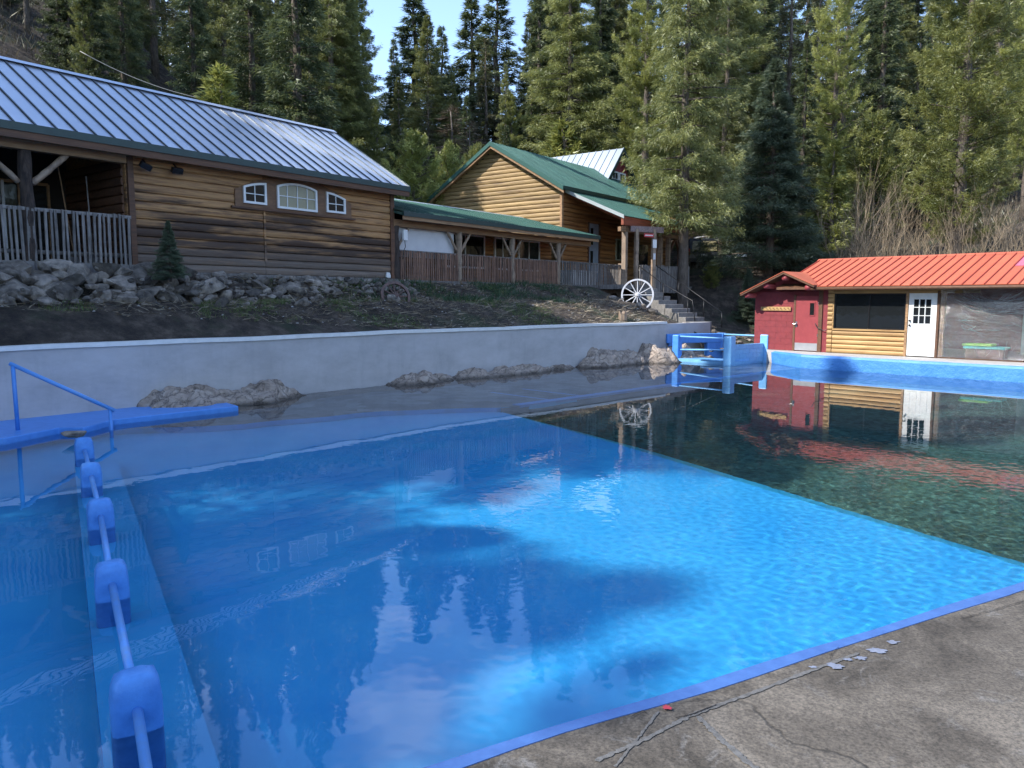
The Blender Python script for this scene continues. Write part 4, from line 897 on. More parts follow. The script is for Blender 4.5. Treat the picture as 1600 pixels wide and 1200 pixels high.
# shadowed strip of deck front left of the door
# left: blue ledge with steps and handrail
def mk_ledge(pts, z0, z1, name):
    o = MB().poly([st(*p) for p in pts], z0, z1).build(name, M['bluepost']); bevel(o, .02); tag(o, kind='structure'); return o
def s_t_of(u, v, z):
    k, m_ = rayk(u, v); Y = (z-EYE)/m_; return to_st(k*Y, Y)
lz = .10
L1 = [s_t_of(372, 634, lz), s_t_of(180, 655, lz), s_t_of(130, 668, lz), s_t_of(92, 668, lz), s_t_of(10, 684, lz)]
mk_ledge([(L1[0][0], L1[0][1]+.02), (L1[0][0]+.1, woff(L1[0][0])-.1), (-11, 2.0), (-11, L1[4][1]+.2)]+L1[:0:-1], -.6, lz, 'blue_ledge')
ci = s_t_of(20, 700, 0); mk_ledge([(-11, ci[1]+.7), (-11, L1[4][1]+.3), (L1[4][0]-.3, L1[4][1]+.3), (L1[4][0]-.3, ci[1]+.7)][::-1], -.7, .06, 'ledge_step')
k, m_ = rayk(28, 672); Yh = (lz-EYE)/m_; h0 = Vector((k*Yh, Yh, 0)); top0 = at(20, 572, Yh)
k, m_ = rayk(174, 672); h1z = -.05; Y1 = (0-EYE)/m_; h1 = Vector((k*Y1, Y1, 0)); top1 = at(172, 640, Y1)
hr_ = empty('pool_handrail', (h0.x, h0.y, 0), 0, 'blue pipe handrail sloping down beside the retaining wall at far left', 'handrail')
lc = lambda p: Vector(p)-Vector((h0.x, h0.y, 0))
MB().tube([lc((h0.x, h0.y, .1)), lc((top0.x, top0.y, top0.z))], .033, 10).build('post', M['bluepost'], hr_, True)
MB().tube([lc((h1.x, h1.y, -.7)), lc(top1)], .030, 10).build('post', M['bluepost'], hr_, True)
dv = (top1-top0).normalized(); MB().tube([lc(top0-dv*.05+Vector((0,0,.02))), lc(top1+dv*.08+Vector((0,0,.02)))], .034, 10).build('rail', M['bluepipe'], hr_, True)
# divider with pillars and pipe
pil = [(-1.0, 2.1), (-1.95, 3.78), (-2.97, 5.5), (-4.0, 7.28), (-5.0, 8.95), (-5.97, 10.55)]
dvd = empty('pool_divider', (pil[1][0], pil[1][1], -.7), 0, 'underwater divider wall topped by rounded blue pillars joined by a pipe', 'divider')
def dl(x, y, z=0): return Vector((x-pil[1][0], y-pil[1][1], z+.7))
a = Vector(pil[0]); b = Vector(pil[-1]); dr_ = (b-a).normalized(); nr = Vector((dr_.y, -dr_.x)); a = a-dr_*2; b = b+dr_*.2
zt = -.20
for q_ in ('shallow_pool_floor', 'deep_pool_floor', 'stone_ledge_floor', 'underwater_blue_curb'): bpy.data.objects[q_].cycles.is_caustics_receiver = True
M['pillar'] = simple('pillar_blue', (.085,.30,.74), (.06,.23,.62), ns=3, rough=.5, bump=.25, bd=.01)
MB().hexa([dl(*(a-nr*.13), -1.1), dl(*(a+nr*.40), -1.1), dl(*(b+nr*.40), -1.1), dl(*(b-nr*.13), -1.1), dl(*(a-nr*.13), zt-.3), dl(*(a+nr*.40), zt-.3), dl(*(b+nr*.40), zt-.3), dl(*(b-nr*.13), zt-.3)]).build('divider_wall', M['pool'], dvd)
rn = random.Random(11)
for i, (x, y) in enumerate(pil):
    mb = MB(); r = rn.uniform(.95, 1.05); prof = [(-.8, 1.0), (.0, 1.0), (.16, 1.0), (.24, .94), (.29, .8), (.31, .5)]; hwx, hwy = .118*r, .10*r; vs = []; n = 16
    for z, k in prof:
        for j in range(n):
            an_ = 2*pi*(j+.5)/n; cx_ = cos(an_); sy_ = sin(an_); e = .38
            vs.append((math.copysign(abs(cx_)**e, cx_)*hwx*k*(1+rn.uniform(-.03, .03)), math.copysign(abs(sy_)**e, sy_)*hwy*k*(1+rn.uniform(-.03, .03)), z*(r*.9 if z > 0 else 1)+rn.uniform(-.006, .006)))
    fs = [(q*n+j, q*n+(j+1) % n, (q+1)*n+(j+1) % n, (q+1)*n+j) for q in range(len(prof)-1) for j in range(n)]; fs.append(tuple((len(prof)-1)*n+j for j in range(n)))
    mb.add(vs, fs); mb.build('pillar', M['pillar'], dvd, True, loc=dl(x, y), rot=(0, 0, atan2(dr_.y, dr_.x)-pi/2+rn.uniform(-.06, .06)))
    if i: 
        p0_, p1_ = pil[i-1], (x, y); MB().tube([dl(*p0_, .12), dl(*p1_, .12)], .026, 10).build('pipe', M['bluepipe'], dvd, True)
# round stone on the ledge
rk_ = at(115, 668, 11.75)
def rock_mesh(name, seed, sub=3, amp=.28, flat_=1.0, mat=None):
    import bmesh
    bm = bmesh.new(); bmesh.ops.create_icosphere(bm, subdivisions=sub, radius=1); rn = random.Random(seed); off = Vector((rn.uniform(0, 99),)*3)
    cuts = [(Vector((rn.gauss(0, 1), rn.gauss(0, 1), rn.gauss(0, 1))).normalized(), rn.uniform(.48, .82)) for _ in range(13)]
    for v in bm.verts:
        p = v.co.copy(); p *= 1+amp*mnoise.noise(p*1.1+off)+amp*.35*mnoise.noise(p*3+off)
        for nn, dd_ in cuts:
            q = p.dot(nn)
            if q > dd_: p -= nn*(q-dd_)*.93
        p.z *= flat_; v.co = p
    me = bpy.data.meshes.new(name); bm.to_mesh(me); bm.free(); me.materials.append(mat or M['rock'])
    me.polygons.foreach_set('use_smooth', [True]*len(me.polygons)); return me
fs_ = inst(rock_mesh('ledge_stone', 5, 3, .12, .35), 'flat_stone', None, (rk_.x, rk_.y, .13), (0, 0, .5), (.19, .16, .22)); tag(fs_, 'flat rounded grey stone sitting on the blue ledge beside the first pillar', 'stone')
# ------------------------------------------------------------------ boulder bank under the log building
RM = [rock_mesh('boulder', i*7+1, 3, .42) for i in range(12)]
for me_ in RM: me_.polygons.foreach_set('use_smooth', [False]*len(me_.polygons))
rw2 = empty('boulder_wall', (A0.x+AX.x*-5, A0.y+AX.y*-5, 2.2), ANG_A, 'dry-laid wall of grey boulders below the log building and its porch', 'stone wall')
rn = random.Random(21); placed = 0
def place_rock(xa, ya, z, r, fl=.8):
    global placed
    inst(rn.choice(RM), 'boulder', rw2, (xa+5, ya, z-2.2), (rn.uniform(-.5, .5), rn.uniform(-.5, .5), rn.uniform(0, 6.3)), (r*rn.uniform(.95, 1.4), r*rn.uniform(.8, 1.1), r*rn.uniform(.65, .95))); placed += 1
for row, (zo, yo, rr) in enumerate(((2.10, -1.35, .13), (2.22, -1.18, .16), (2.38, -1.0, .16), (2.52, -.85, .15), (2.66, -.66, .15), (2.78, -.48, .13))):
    x = -13.0
    while x < .35:
        big = 1.35 if x < -6.5 else (1.0 if x < -3 else .82)
        r = rr*big*rn.choice((.45, .6, .8, 1.0, 1.3, 1.5))
        if rn.random() > .12: place_rock(x, yo+rn.uniform(-.12, .12)+(.0 if x < -7 else .12), zo+rn.uniform(-.06, .06)+(.05 if x < -7 else -.04), r); x += r*rn.uniform(1.45, 2.1)
for i in range(150):
    xa = rn.uniform(-12, .4); place_rock(xa, rn.uniform(-1.6, -.6), 2.1+rn.uniform(-.05, .55), rn.uniform(.04, .1))
place_rock(-7.5, -.62, 2.82, .36); place_rock(-4.6, -1.05, 2.42, .30); place_rock(-5.0, -1.75, 2.08, .26); place_rock(-1.5, -1.55, 2.15, .20); place_rock(-1.2, -1.5, 2.12, .15); place_rock(-6.6, -1.7, 2.02, .2); place_rock(-7.2, -1.75, 2.06, .17)

# rock outcrops at the waterline
def outcrop_mat():
    m, n, b = newmat('outcrop_rock'); v = coords(n, (1,1,1)); f = pnoise(n, v, 3.5, 9, .75, .8); r = ramp(n, [(.25, (.10,.08,.068)), (.5, (.34,.275,.225)), (.75, (.52,.46,.40))]); n.links.new(f, r.inputs[0])
    vo = n.nodes.new('ShaderNodeTexVoronoi'); vo.feature = 'DISTANCE_TO_EDGE'; vo.inputs['Scale'].default_value = 3.2; nn = pnoise(n, v, 2, 4)
    vm = n.nodes.new('ShaderNodeVectorMath'); vm.operation = 'ADD'; n.links.new(v, vm.inputs[0]); n.links.new(nn, vm.inputs[1]); n.links.new(vm.outputs[0], vo.inputs['Vector'])
    rc = ramp(n, [(.0, (.5,.5,.5)), (.07, (1,1,1))]); n.links.new(vo.outputs['Distance'], rc.inputs[0])
    geo = n.nodes.new('ShaderNodeNewGeometry'); sx = n.nodes.new('ShaderNodeSeparateXYZ'); n.links.new(geo.outputs['Position'], sx.inputs[0]); wet = n.nodes.new('ShaderNodeMapRange'); wet.inputs[1].default_value = .02; wet.inputs[2].default_value = .10; wet.inputs[3].default_value = .38; wet.inputs[4].default_value = 1; n.links.new(sx.outputs[2], wet.inputs[0])
    n.links.new(mulv(n, mixc(n, 1., r.outputs[0], rc.outputs[0], 'MULTIPLY'), wet.outputs[0]), b.inputs['Base Color']); b.inputs['Roughness'].default_value = .9; addbump(n, b, mixc(n, .5, f, rc.outputs[0]), 1, .06); return m
M['outcrop'] = outcrop_mat()
def outcrop(name, s0, s1, H, D, label, seed, sub=.035):
    ns = int((s1-s0)/sub); nd = 30; vs = []; off = Vector((seed*13.1, seed*5.3, 0))
    for i in range(ns+1):
        q = i/ns; s_ = s0+(s1-s0)*q; env = min(1, (min(q, 1-q)*5))**.6; env *= .82+.5*mnoise.noise(Vector((s_*.8, seed, 0)))
        for j in range(nd+1):
            w = j/nd; p = Vector((s_*1.5, w*D*2.2, 0))+off
            rid = mnoise.voronoi(Vector((s_*1.9, w*D*2.4, seed)))[0]; crk = min(1, (rid[1]-rid[0])*3.2)
            z = env*H*(1-w**2.3)*(.72+.4*mnoise.noise(p*1.1))+.07*mnoise.noise(p*3.3)+.05*abs(mnoise.noise(p*8))-(1-crk)*.10*env; z -= (w**4)*.4
            x, y = st(s_+.06*mnoise.noise(p*3), woff(s_)-.02+w*D*(.55+.75*env)+.08*mnoise.noise(p*2.3+off)); vs.append((x, y, z-.03-.3*(1-env)))
    mb = MB().add(vs, [(i*(nd+1)+j, i*(nd+1)+j+1, (i+1)*(nd+1)+j+1, (i+1)*(nd+1)+j) for i in range(ns) for j in range(nd)])
    o = mb.build(name, M['outcrop'], None, True); tag(o, label, 'rock', 'rock outcrops along the waterline'); return o
def s_on_wall(u, v=600):
    k, m_ = rayk(u, v); a = O+E2*1.0; b_ = O+E1*10; d_ = (b_-a)/10; s_ = (k*a.y-a.x)/(d_.x-k*d_.y)
    return s_ if s_ < 10 else (k*O.y-O.x)/(E1.x-k*E1.y)
outcrop('rock_outcrop', s_on_wall(170), s_on_wall(485), .72, .9, 'broad cracked rock outcrop behind the blue ledge, leftmost of the waterline rocks', 1)
outcrop('rock_outcrop', s_on_wall(470), s_on_wall(575), .14, .5, 'thin low strip of rock between the broad outcrop and the long ridge', 7)
outcrop('rock_outcrop', s_on_wall(560), s_on_wall(905), .5, .8, 'long low ridge of pale jagged rock at the foot of the wall', 2)
outcrop('rock_outcrop', s_on_wall(893), s_on_wall(1000), .9, .9, 'rounded rock hump second from the right end of the wall', 3)
outcrop('rock_outcrop', s_on_wall(975), s_on_wall(1090), 1.0, 1.4, 'tall dark rock mound beside the blue entry rails', 4)

# rubble by the hut
rub = empty('rubble_bank', (*st(25, 1), .5), 0, 'heap of grey rubble between the wall end and the red hut', 'rubble'); rn = random.Random(31)
cx_, cy_ = st(25, 1)
for i in range(110):
    s_, t_ = rn.uniform(21.5, 29), rn.uniform(-4.2, 2.2); x, y = st(s_, t_); r = rn.uniform(.06, .24); inst(rn.choice(RM), 'stone', rub, (x-cx_, y-cy_, ground(x, y)-.5+r*.25), (rn.uniform(-.5, .5), rn.uniform(-.5, .5), rn.uniform(0, 6)), (r, r*.9, r*.7))

# stairs
M['conc2'] = simple('step_concrete', (.22,.21,.20), (.12,.115,.11), ns=2, rough=.9, bump=.5)
sx = Vector((.42, -.908)); sp_ = Vector((-.908, -.42)); stb = Vector((8.1, 31.2)); stp = empty('concrete_steps', (stb.x, stb.y, 1.0), atan2(sp_.y, sp_.x), 'concrete garden steps climbing from the wall end to the deck', 'stairs')
# local x = across to the left, local y = down the flight reversed
for k in range(9):
    o = MB().box(-.0, .95, -(k*.47), -(k*.47)-.55, -.3+k*.172, .30+k*.172).build('step', M['conc2'], stp); bevel(o, .01)
def rail_obj(pts_pix, label, posts):
    P = [at(*p) for p in pts_pix]; o = empty('stair_rail', (P[-1].x, P[-1].y, P[-1].z-1), 0, label, 'handrail', 'black stair rails'); bp_ = Vector(o.location)
    MB().tube([p-bp_ for p in P], .018, 8).build('rail', M['black'], o, True)
    for u, v0, v1, Y in posts: a = at(u, v0, Y)-bp_; b = at(u, v1, Y)-bp_; b.x = a.x; MB().tube([a, b], .018, 6).build('baluster', M['black'], o, True)
rail_obj([(996, 414, 35.3), (1037, 444, 33.5), (1082, 470, 31.6), (1086, 502, 31.3)], 'black pipe rail on the left side of the concrete steps', [(1037, 444, 482, 33.5), (1075, 467, 503, 31.9)])
rail_obj([(1024, 414, 36.0), (1075, 450, 34.0), (1128, 488, 31.6)], 'black pipe rail on the right side of the concrete steps', [(1060, 440, 475, 34.6), (1100, 468, 500, 32.8), (1128, 488, 512, 31.6)])
# stump
sp0 = at(973, 503, 27.6); gz = ground(sp0.x, sp0.y); stump = empty('tree_stump', (sp0.x, sp0.y, gz), 0, 'short split tree stump above the wall cap, left of the steps', 'stump')
mb = MB(); rn = random.Random(3); n = 14
vs = [(cos(2*pi*j/n)*.16*rn.uniform(.85, 1.1), sin(2*pi*j/n)*.16*rn.uniform(.85, 1.1), 0) for j in range(n)]; vs += [(x*.9, y*.9, .28+rn.uniform(-.07, .08)) for x, y, z in vs]; vs += [(0, 0, .2)]
mb.add(vs, [(j, (j+1) % n, (j+1) % n+n, j+n) for j in range(n)]+[(n+j, n+(j+1) % n, 2*n) for j in range(n)]); mb.build('wood', M['peeled'], stump); mb = MB().tube([(-.13, 0, .2), (.2, 0.02, .33)], .03, 6).build('splinter', M['peeled'], stump)
# wagon wheels
def wheel(name, c, r, rot, tilt, m, label, nsp=12, th=.05):
    o = empty(name, (c.x, c.y, c.z), rot, label, 'wagon wheel', 'old wagon wheels on the bank')
    mb = MB(); n = 40; vs = []
    for j in range(n):
        a = 2*pi*j/n
        for rr, yy in ((r, -th/2), (r, th/2), (r-th*1.2, th/2), (r-th*1.2, -th/2)): vs.append((cos(a)*rr, yy, sin(a)*rr))
    mb.add(vs, [(4*j+k, 4*((j+1) % n)+k, 4*((j+1) % n)+(k+1) % 4, 4*j+(k+1) % 4) for j in range(n) for k in range(4)])
    mb.build('rim', m, o, rot=(tilt, 0, 0)); MB().tube([(0, -.1, 0), (0, -.04, 0), (0, .04, 0), (0, .1, 0)], [.05, .08, .08, .05], 14).build('hub', m, o, rot=(tilt, 0, 0))
    sm = MB().tube([(0, 0, .06), (0, 0, r-th*1.1)], [.024, .018], 6).mesh('spoke', m)
    for j in range(nsp):
        q = inst(sm, 'spoke', o); q.matrix_local = Matrix.Rotation(tilt, 4, 'X') @ Matrix.Rotation(2*pi*j/nsp, 4, 'Y')
    return o
c = at(996, 461, 31.5); wheel('wagon_wheel', c, .66, -.15, -.12, simple('white_wheel_paint', (.66,.66,.68), ns=3), 'white-painted wagon wheel leaning on the bank by the steps', 12, .055)
c = at(618, 463, 22.6); wheel('wagon_wheel', c, .46, .55, -.35, simple('rusty_wheel', (.16,.09,.075), (.07,.045,.04), ns=3), 'weathered brown wagon wheel half lying below the porch corner', 12, .065)
# utility pole and cable
pp = at(628, 200, 52); up_ = empty('utility_pole', (pp.x, pp.y, ground(pp.x, pp.y)), 0, 'weathered utility pole standing among the trees behind the low wing', 'pole'); hh = pp.z-up_.location.z
MB().tube([(0, 0, 0), (0, 0, hh)], [.16, .13], 10).build('shaft', M['greywood'], up_, True); MB().box(-.8, .8, -.05, .05, hh-.9, hh-.78).build('crossarm', M['greywood'], up_)
w0 = at(125, 80, 34); w1 = at(320, 155, 34.5); pts = [w0.lerp(w1, q)+Vector((0, 0, -.25*4*q*(1-q))) for q in np.linspace(0, 1, 14)]; cb_ = MB().tube(pts, .018, 5).build('overhead_cable', flat('cable_grey', (.3,.3,.28)), None, True); tag(cb_, 'pale overhead cable sagging across the dark trees above the bright roof', 'cable')

# ------------------------------------------------------------------ vehicles on the drive
def vehicle_body(mb_out, outline, w, parent, name, m):
    """side outline (y,z) extruded to width w with tucked-in glasshouse"""
    n = len(outline); vs = []
    for sx_ in (-1, 1):
        for y, z in outline: vs.append((sx_*w/2*(1-.12*max(0, z-.95)), y, z))
    mb = MB().add(vs, [tuple(range(n)), tuple(range(n, 2*n))[::-1]]+[((i+1) % n, i, i+n, (i+1) % n+n) for i in range(n)]); return bevel(mb.build(name, m, parent), .05, 3)
def wheel_part(parent, x, y, r=.36):
    t = MB().tube([(x-.11, y, r), (x+.11, y, r)], r, 20).build('tyre', M['black'], parent, True); MB().tube([(x-.115, y, r), (x+.115, y, r)], r*.6, 14).build('rim', M['steel'], t)
vp = at(1100, 417, 45); vg = ground(vp.x, vp.y+1); suv = empty('dark_van', (vp.x, vp.y, max(vp.z-.1, vg)), -.12, 'dark grey van parked tail-on beyond the big tree trunk', 'van')
navy = simple('dark_blue_grey_paint', (.03,.035,.05), ns=1, rough=.3, bump=0); vehicle_body(None, [(0, .35), (0, .9), (.12, 1.75), (3.2, 1.78), (3.9, 1.1), (4.7, .95), (4.75, .35)], 1.85, suv, 'body', navy)
rwn = MB().hexa([(-.72, -.02, 1.02), (.72, -.02, 1.02), (.72, .03, 1.02), (-.72, .03, 1.02), (-.66, .07, 1.58), (.66, .07, 1.58), (.66, .12, 1.58), (-.66, .12, 1.58)]).build('rear_window', M['glasspale'], suv)
MB().box(-.3, -.22, -.04, .09, 1.0, 1.6).build('window_pillar', navy, rwn)
MB().box(-.9, .9, -.1, .05, .38, .6).build('bumper', M['black'], suv); MB().box(-.17, .17, -.03, .0, .7, .84).build('licence_plate', M['white'], suv)
for s_ in (-1, 1): MB().box(s_*.86-.05, s_*.86+.05, -.03, .05, .8, 1.15).build('tail_light', simple('tail_red', (.4,.02,.02)), suv); wheel_part(suv, s_*.8, .8); wheel_part(suv, s_*.8, 3.8)
vp = at(1143, 412, 46.5); trk = empty('silver_pickup', (vp.x, vp.y, max(vp.z, ground(vp.x, vp.y+1))), .25, 'silver pickup half hidden by the spruce beside the dark van', 'pickup')
sil = simple('silver_paint', (.45,.47,.5), ns=1, rough=.3, metal=.3, bump=0); vehicle_body(None, [(0, .45), (0, 1.05), (1.2, 1.12), (1.9, 1.78), (3.3, 1.8), (3.5, 1.15), (5.2, 1.1), (5.2, .45)], 1.9, trk, 'body', sil)
MB().hexa([(-.7, 1.24, 1.13), (.7, 1.24, 1.13), (.7, 1.3, 1.13), (-.7, 1.3, 1.13), (-.62, 1.84, 1.7), (.62, 1.84, 1.7), (.62, 1.9, 1.7), (-.62, 1.9, 1.7)]).build('windshield', M['glass'], trk)
for s_ in (-1, 1): MB().box(s_*.75-.14, s_*.75+.14, -.03, .05, .75, .95).build('headlight', M['white'], trk); wheel_part(trk, s_*.82, .95, .4); wheel_part(trk, s_*.82, 4.2, .4)
MB().box(-.5, .5, -.03, .03, .7, .98).build('grille', M['black'], trk); MB().box(-.92, .92, -.12, .05, .42, .62).build('bumper', M['steel'], trk)
# ------------------------------------------------------------------ trees
def leafmat(name, c1, c2, tip, trans=.3, rnd=(.75,1.2)):
    m = bpy.data.materials.new(name); m.use_nodes = True; n = m.node_tree; n.nodes.clear(); out = n.nodes.new('ShaderNodeOutputMaterial')
    v = coords(n, (1,1,1), 0, 'object'); f = pnoise(n, v, .9, 4, .6); r = ramp(n, [(.35, c1), (.65, c2)]); n.links.new(f, r.inputs[0])
    at_ = n.nodes.new('ShaderNodeAttribute'); at_.attribute_name = 'tip'; col = mixc(n, at_.outputs['Fac'], r.outputs[0], tip); col = mulv(n, col, rndval(n, *rnd))
    d = n.nodes.new('ShaderNodeBsdfDiffuse'); t = n.nodes.new('ShaderNodeBsdfTranslucent'); g = n.nodes.new('ShaderNodeBsdfGlossy'); g.inputs[1].default_value = .45; g.inputs[0].default_value = (.7,.75,.7,1)
    n.links.new(col, d.inputs[0]); n.links.new(mulv(n, col, const(n, 1.5)), t.inputs[0])
    a = n.nodes.new('ShaderNodeMixShader'); a.inputs[0].default_value = trans; n.links.new(d.outputs[0], a.inputs[1]); n.links.new(t.outputs[0], a.inputs[2])
    b = n.nodes.new('ShaderNodeMixShader'); b.inputs[0].default_value = .06; n.links.new(a.outputs[0], b.inputs[1]); n.links.new(g.outputs[0], b.inputs[2]); n.links.new(b.outputs[0], out.inputs[0]); return m
def const(n, v): x = n.nodes.new('ShaderNodeValue'); x.outputs[0].default_value = v; return x.outputs[0]
LM = {
 'spruce': leafmat('spruce_needles', (.080,.100,.032), (.18,.195,.058), (.42,.41,.14)),
 'fir': leafmat('fir_needles', (.038,.058,.026), (.09,.115,.046), (.23,.25,.09)),
 'blue': leafmat('blue_spruce_needles', (.045,.070,.045), (.09,.125,.075), (.24,.29,.17)),
 'pine': leafmat('pine_needles', (.12,.145,.035), (.26,.275,.07), (.52,.50,.16)),
 'brown': leafmat('thin_brownish_needles', (.06,.065,.03), (.11,.10,.045), (.2,.18,.08)),
 'dead': leafmat('bare_twigs', (.10,.065,.045), (.16,.11,.075), (.24,.19,.14), .05),
}
def needles(P, D, L, Wd, rg, droop=.15):
    """triangles from base points P along directions D"""
    n = len(P); side = np.cross(D, rg.normal(size=(n, 3))); side /= np.linalg.norm(side, axis=1, keepdims=True)+1e-9
    tipp = P+D*L[:, None]; tipp[:, 2] -= droop*L
    v = np.empty((n, 3, 3)); v[:, 0] = P-side*Wd[:, None]/2; v[:, 1] = P+side*Wd[:, None]/2+D*L[:, None]*.15; v[:, 2] = tipp
    return v.reshape(-1, 3)
def tri_mesh(name, v, tip, m):
    n = len(v)//3; me = bpy.data.meshes.new(name); me.vertices.add(len(v)); me.vertices.foreach_set('co', v.astype(np.float32).ravel())
    me.loops.add(len(v)); me.loops.foreach_set('vertex_index', np.arange(len(v), dtype=np.int32)); me.polygons.add(n); me.polygons.foreach_set('loop_start', np.arange(0, len(v), 3, dtype=np.int32)); me.polygons.foreach_set('loop_total', np.full(n, 3, dtype=np.int32))
    a = me.attributes.new('tip', 'FLOAT', 'FACE'); a.data.foreach_set('value', tip.astype(np.float32)); me.materials.append(m); me.update(calc_edges=True); return me
def conifer(seed, H=20., R=3.2, base=.08, n_br=260, ntri=26000, shape=.85, droop=-.25, tuft=False, L=.30, Wd=.055, sparse=0., mat='spruce', name='crown', rag=.25):
    rg = np.random.default_rng(seed); Ps = []; Ds = []; Ls = []; Ws = []; Ts = []
    per = max(8, ntri//n_br); limbs = MB()
    lob = rg.uniform(.75, 1.2, 12)
    for i in range(n_br):
        q = ((i+rg.uniform())/n_br)**.92; z0 = H*(base+(1-base)*q); az = rg.uniform(0, 2*pi)
        r = R*((1-q)**shape)*lob[int(az/(2*pi)*12) % 12]*rg.uniform(1-rag*1.6, 1+rag)+.12
        if tuft: r = R*(np.clip(1-q, 0, 1)**.55)*(1-.55*np.clip(.25-q, 0, 1)/.25)*rg.uniform(.45, 1.12)*lob[int(az/(2*pi)*12) % 12]+.15
        if rg.uniform() < sparse: continue
        up = (droop if q < .72 else droop+ (q-.72)*2.6) + rg.uniform(-.1, .1)
        d = np.array([cos(az), sin(az), up]); d /= np.linalg.norm(d)
        npp = max(6, int(per*(r/R*1.5+.15)))
        s = rg.uniform(.12, 1, npp)**.62
        if tuft: cl = rg.uniform(.3, 1, max(3, int(r*3)))[rg.integers(0, max(3, int(r*3)), npp)]; s = np.clip(cl+rg.normal(0, .035, npp), .1, 1.05)
        base_ = np.array([0, 0, z0]); arc = s[:, None]*r*d; arc[:, 2] += (.16*r*s**2 if not tuft else .3*r*s**2)
        sidev = np.array([-sin(az), cos(az), 0.]); lat = rg.normal(0, 1, npp)*(.05+.17*r*(1-s*.75)*(.6 if tuft else 1)); P = base_+arc+lat[:, None]*sidev; P[:, 2] -= np.abs(lat)*.22+rg.uniform(0, .12, npp); P[:, 2] += rg.normal(0, .05+.02*r, npp)
        D = d*.75+np.sign(lat)[:, None]*sidev*.55+rg.normal(0, .38 if not tuft else .7, (npp, 3)); 
        if tuft: D[:, 2] += .35
        D /= np.linalg.norm(D, axis=1, keepdims=True)
        Ps.append(P); Ds.append(D); Ls.append(L*rg.uniform(.6, 1.25, npp)); Ws.append(Wd*rg.uniform(.7, 1.3, npp)); Ts.append(np.clip((s-.72)*2.6, 0, 1)*rg.uniform(0, .9, npp))
        if i % 3 == 0 and r > .5: e = base_+d*r*.85+np.array([0, 0, .1*r]); limbs.tube([tuple(base_), tuple((base_+e)/2+np.array([0, 0, .02*r])), tuple(e)], [.03+.012*r, .02+.006*r, .008], 4, False)
    # leader
    npp = 60; z = rg.uniform(.955, 1.0, npp)*H; P = np.stack([rg.normal(0, .05, npp), rg.normal(0, .05, npp), z], 1); D = rg.normal(0, .6, (npp, 3)); D[:, 2] += 1.2; D /= np.linalg.norm(D, axis=1, keepdims=True)
    Ps.append(P); Ds.append(D); Ls.append(np.full(npp, L*.9)); Ws.append(np.full(npp, Wd)); Ts.append(rg.uniform(0, .6, npp))
    P = np.concatenate(Ps); D = np.concatenate(Ds); v = needles(P, D, np.concatenate(Ls), np.concatenate(Ws), rg)
    crown = tri_mesh(name, v, np.concatenate(Ts), LM[mat])
    tr = MB(); zs = np.linspace(0, H*.97, 10); pts = [(rg.normal(0, .03)*(k > 0), rg.normal(0, .03)*(k > 0), z-(.6 if k == 0 else 0)) for k, z in enumerate(zs)]
    tr.tube(pts, [.017*H*(1-z/H)*.95+.02 for z in zs], 9); tr.v += []; k0 = len(tr.v); tr.add(limbs.v, limbs.f)
    if tuft or mat in ('brown', 'dead'):
        for k in range(26):
            z = rg.uniform(.08, .5)*H; az = rg.uniform(0, 6.28); l = rg.uniform(.4, 1.5); tr.tube([(0, 0, z), (cos(az)*l, sin(az)*l, z-l*.15)], [.03, .006], 4, False)
    return crown, tr.mesh('trunk', M['barkg'], True)
KIND = {}
KIND['spruce'] = [conifer(1, 28, 4.9, .19, 430, 125000, Wd=.045), conifer(2, 28, 4.2, .08, 430, 100000, Wd=.045, sparse=.08, rag=.35)]
KIND['fir'] = [conifer(3, 22, 2.5, .06, 330, 40000, mat='fir', shape=.9, rag=.3), conifer(4, 22, 2.1, .08, 320, 36000, mat='fir', shape=.8, rag=.35, sparse=.05), conifer(14, 22, 3.0, .05, 320, 44000, mat='fir', shape=1.0)]
KIND['blue'] = [conifer(5, 12, 2.9, .03, 300, 120000, mat='blue', L=.19, Wd=.034, droop=-.2, shape=.95)]
KIND['pine'] = [conifer(6, 26, 4.0, .16, 300, 90000, tuft=True, mat='pine', L=.26, Wd=.038, droop=.15), conifer(7, 26, 4.6, .10, 360, 150000, tuft=True, mat='pine', L=.26, Wd=.038, droop=.05)]
KIND['brown'] = [conifer(8, 20, 2.4, .18, 220, 13000, mat='brown', sparse=.25, rag=.5, L=.3, Wd=.06)]
KIND['dead'] = [conifer(9, 12, 2.0, .12, 200, 6000, mat='dead', sparse=.2, rag=.4, L=.45, Wd=.02)]
KIND['young'] = [conifer(10, 5, 1.1, .04, 110, 9000, mat='pine', L=.2, Wd=.045, droop=.25)]
KIND['bushpine'] = [conifer(12, 8, 3.4, .02, 190, 30000, tuft=True, mat='pine', L=.26, Wd=.05, droop=.35)]
BH = dict(spruce=28, fir=22, blue=12, pine=26, brown=20, dead=12, young=5, bushpine=8)
rt_ = random.Random(77)
def tree(kind, x, y, H, label, group=None, var=None, wide=1.0, z=None):
    k = KIND[kind]; cr, tk = k[var if var is not None else rt_.randrange(len(k))]; z = ground(x, y) if z is None else z
    s = H/BH[kind]; o = empty({'pine': 'pine_tree', 'blue': 'spruce_tree', 'spruce': 'spruce_tree', 'fir': 'fir_tree', 'brown': 'spruce_tree', 'dead': 'dead_tree', 'young': 'young_tree', 'bushpine': 'pine_tree'}[kind], (x, y, z-.1), rt_.uniform(0, 6.28), label, 'tree', group)
    w = s*wide*rt_.uniform(.92, 1.08); o.scale = (w, w, s); inst(tk, 'trunk', o); inst(cr, 'crown', o); return o
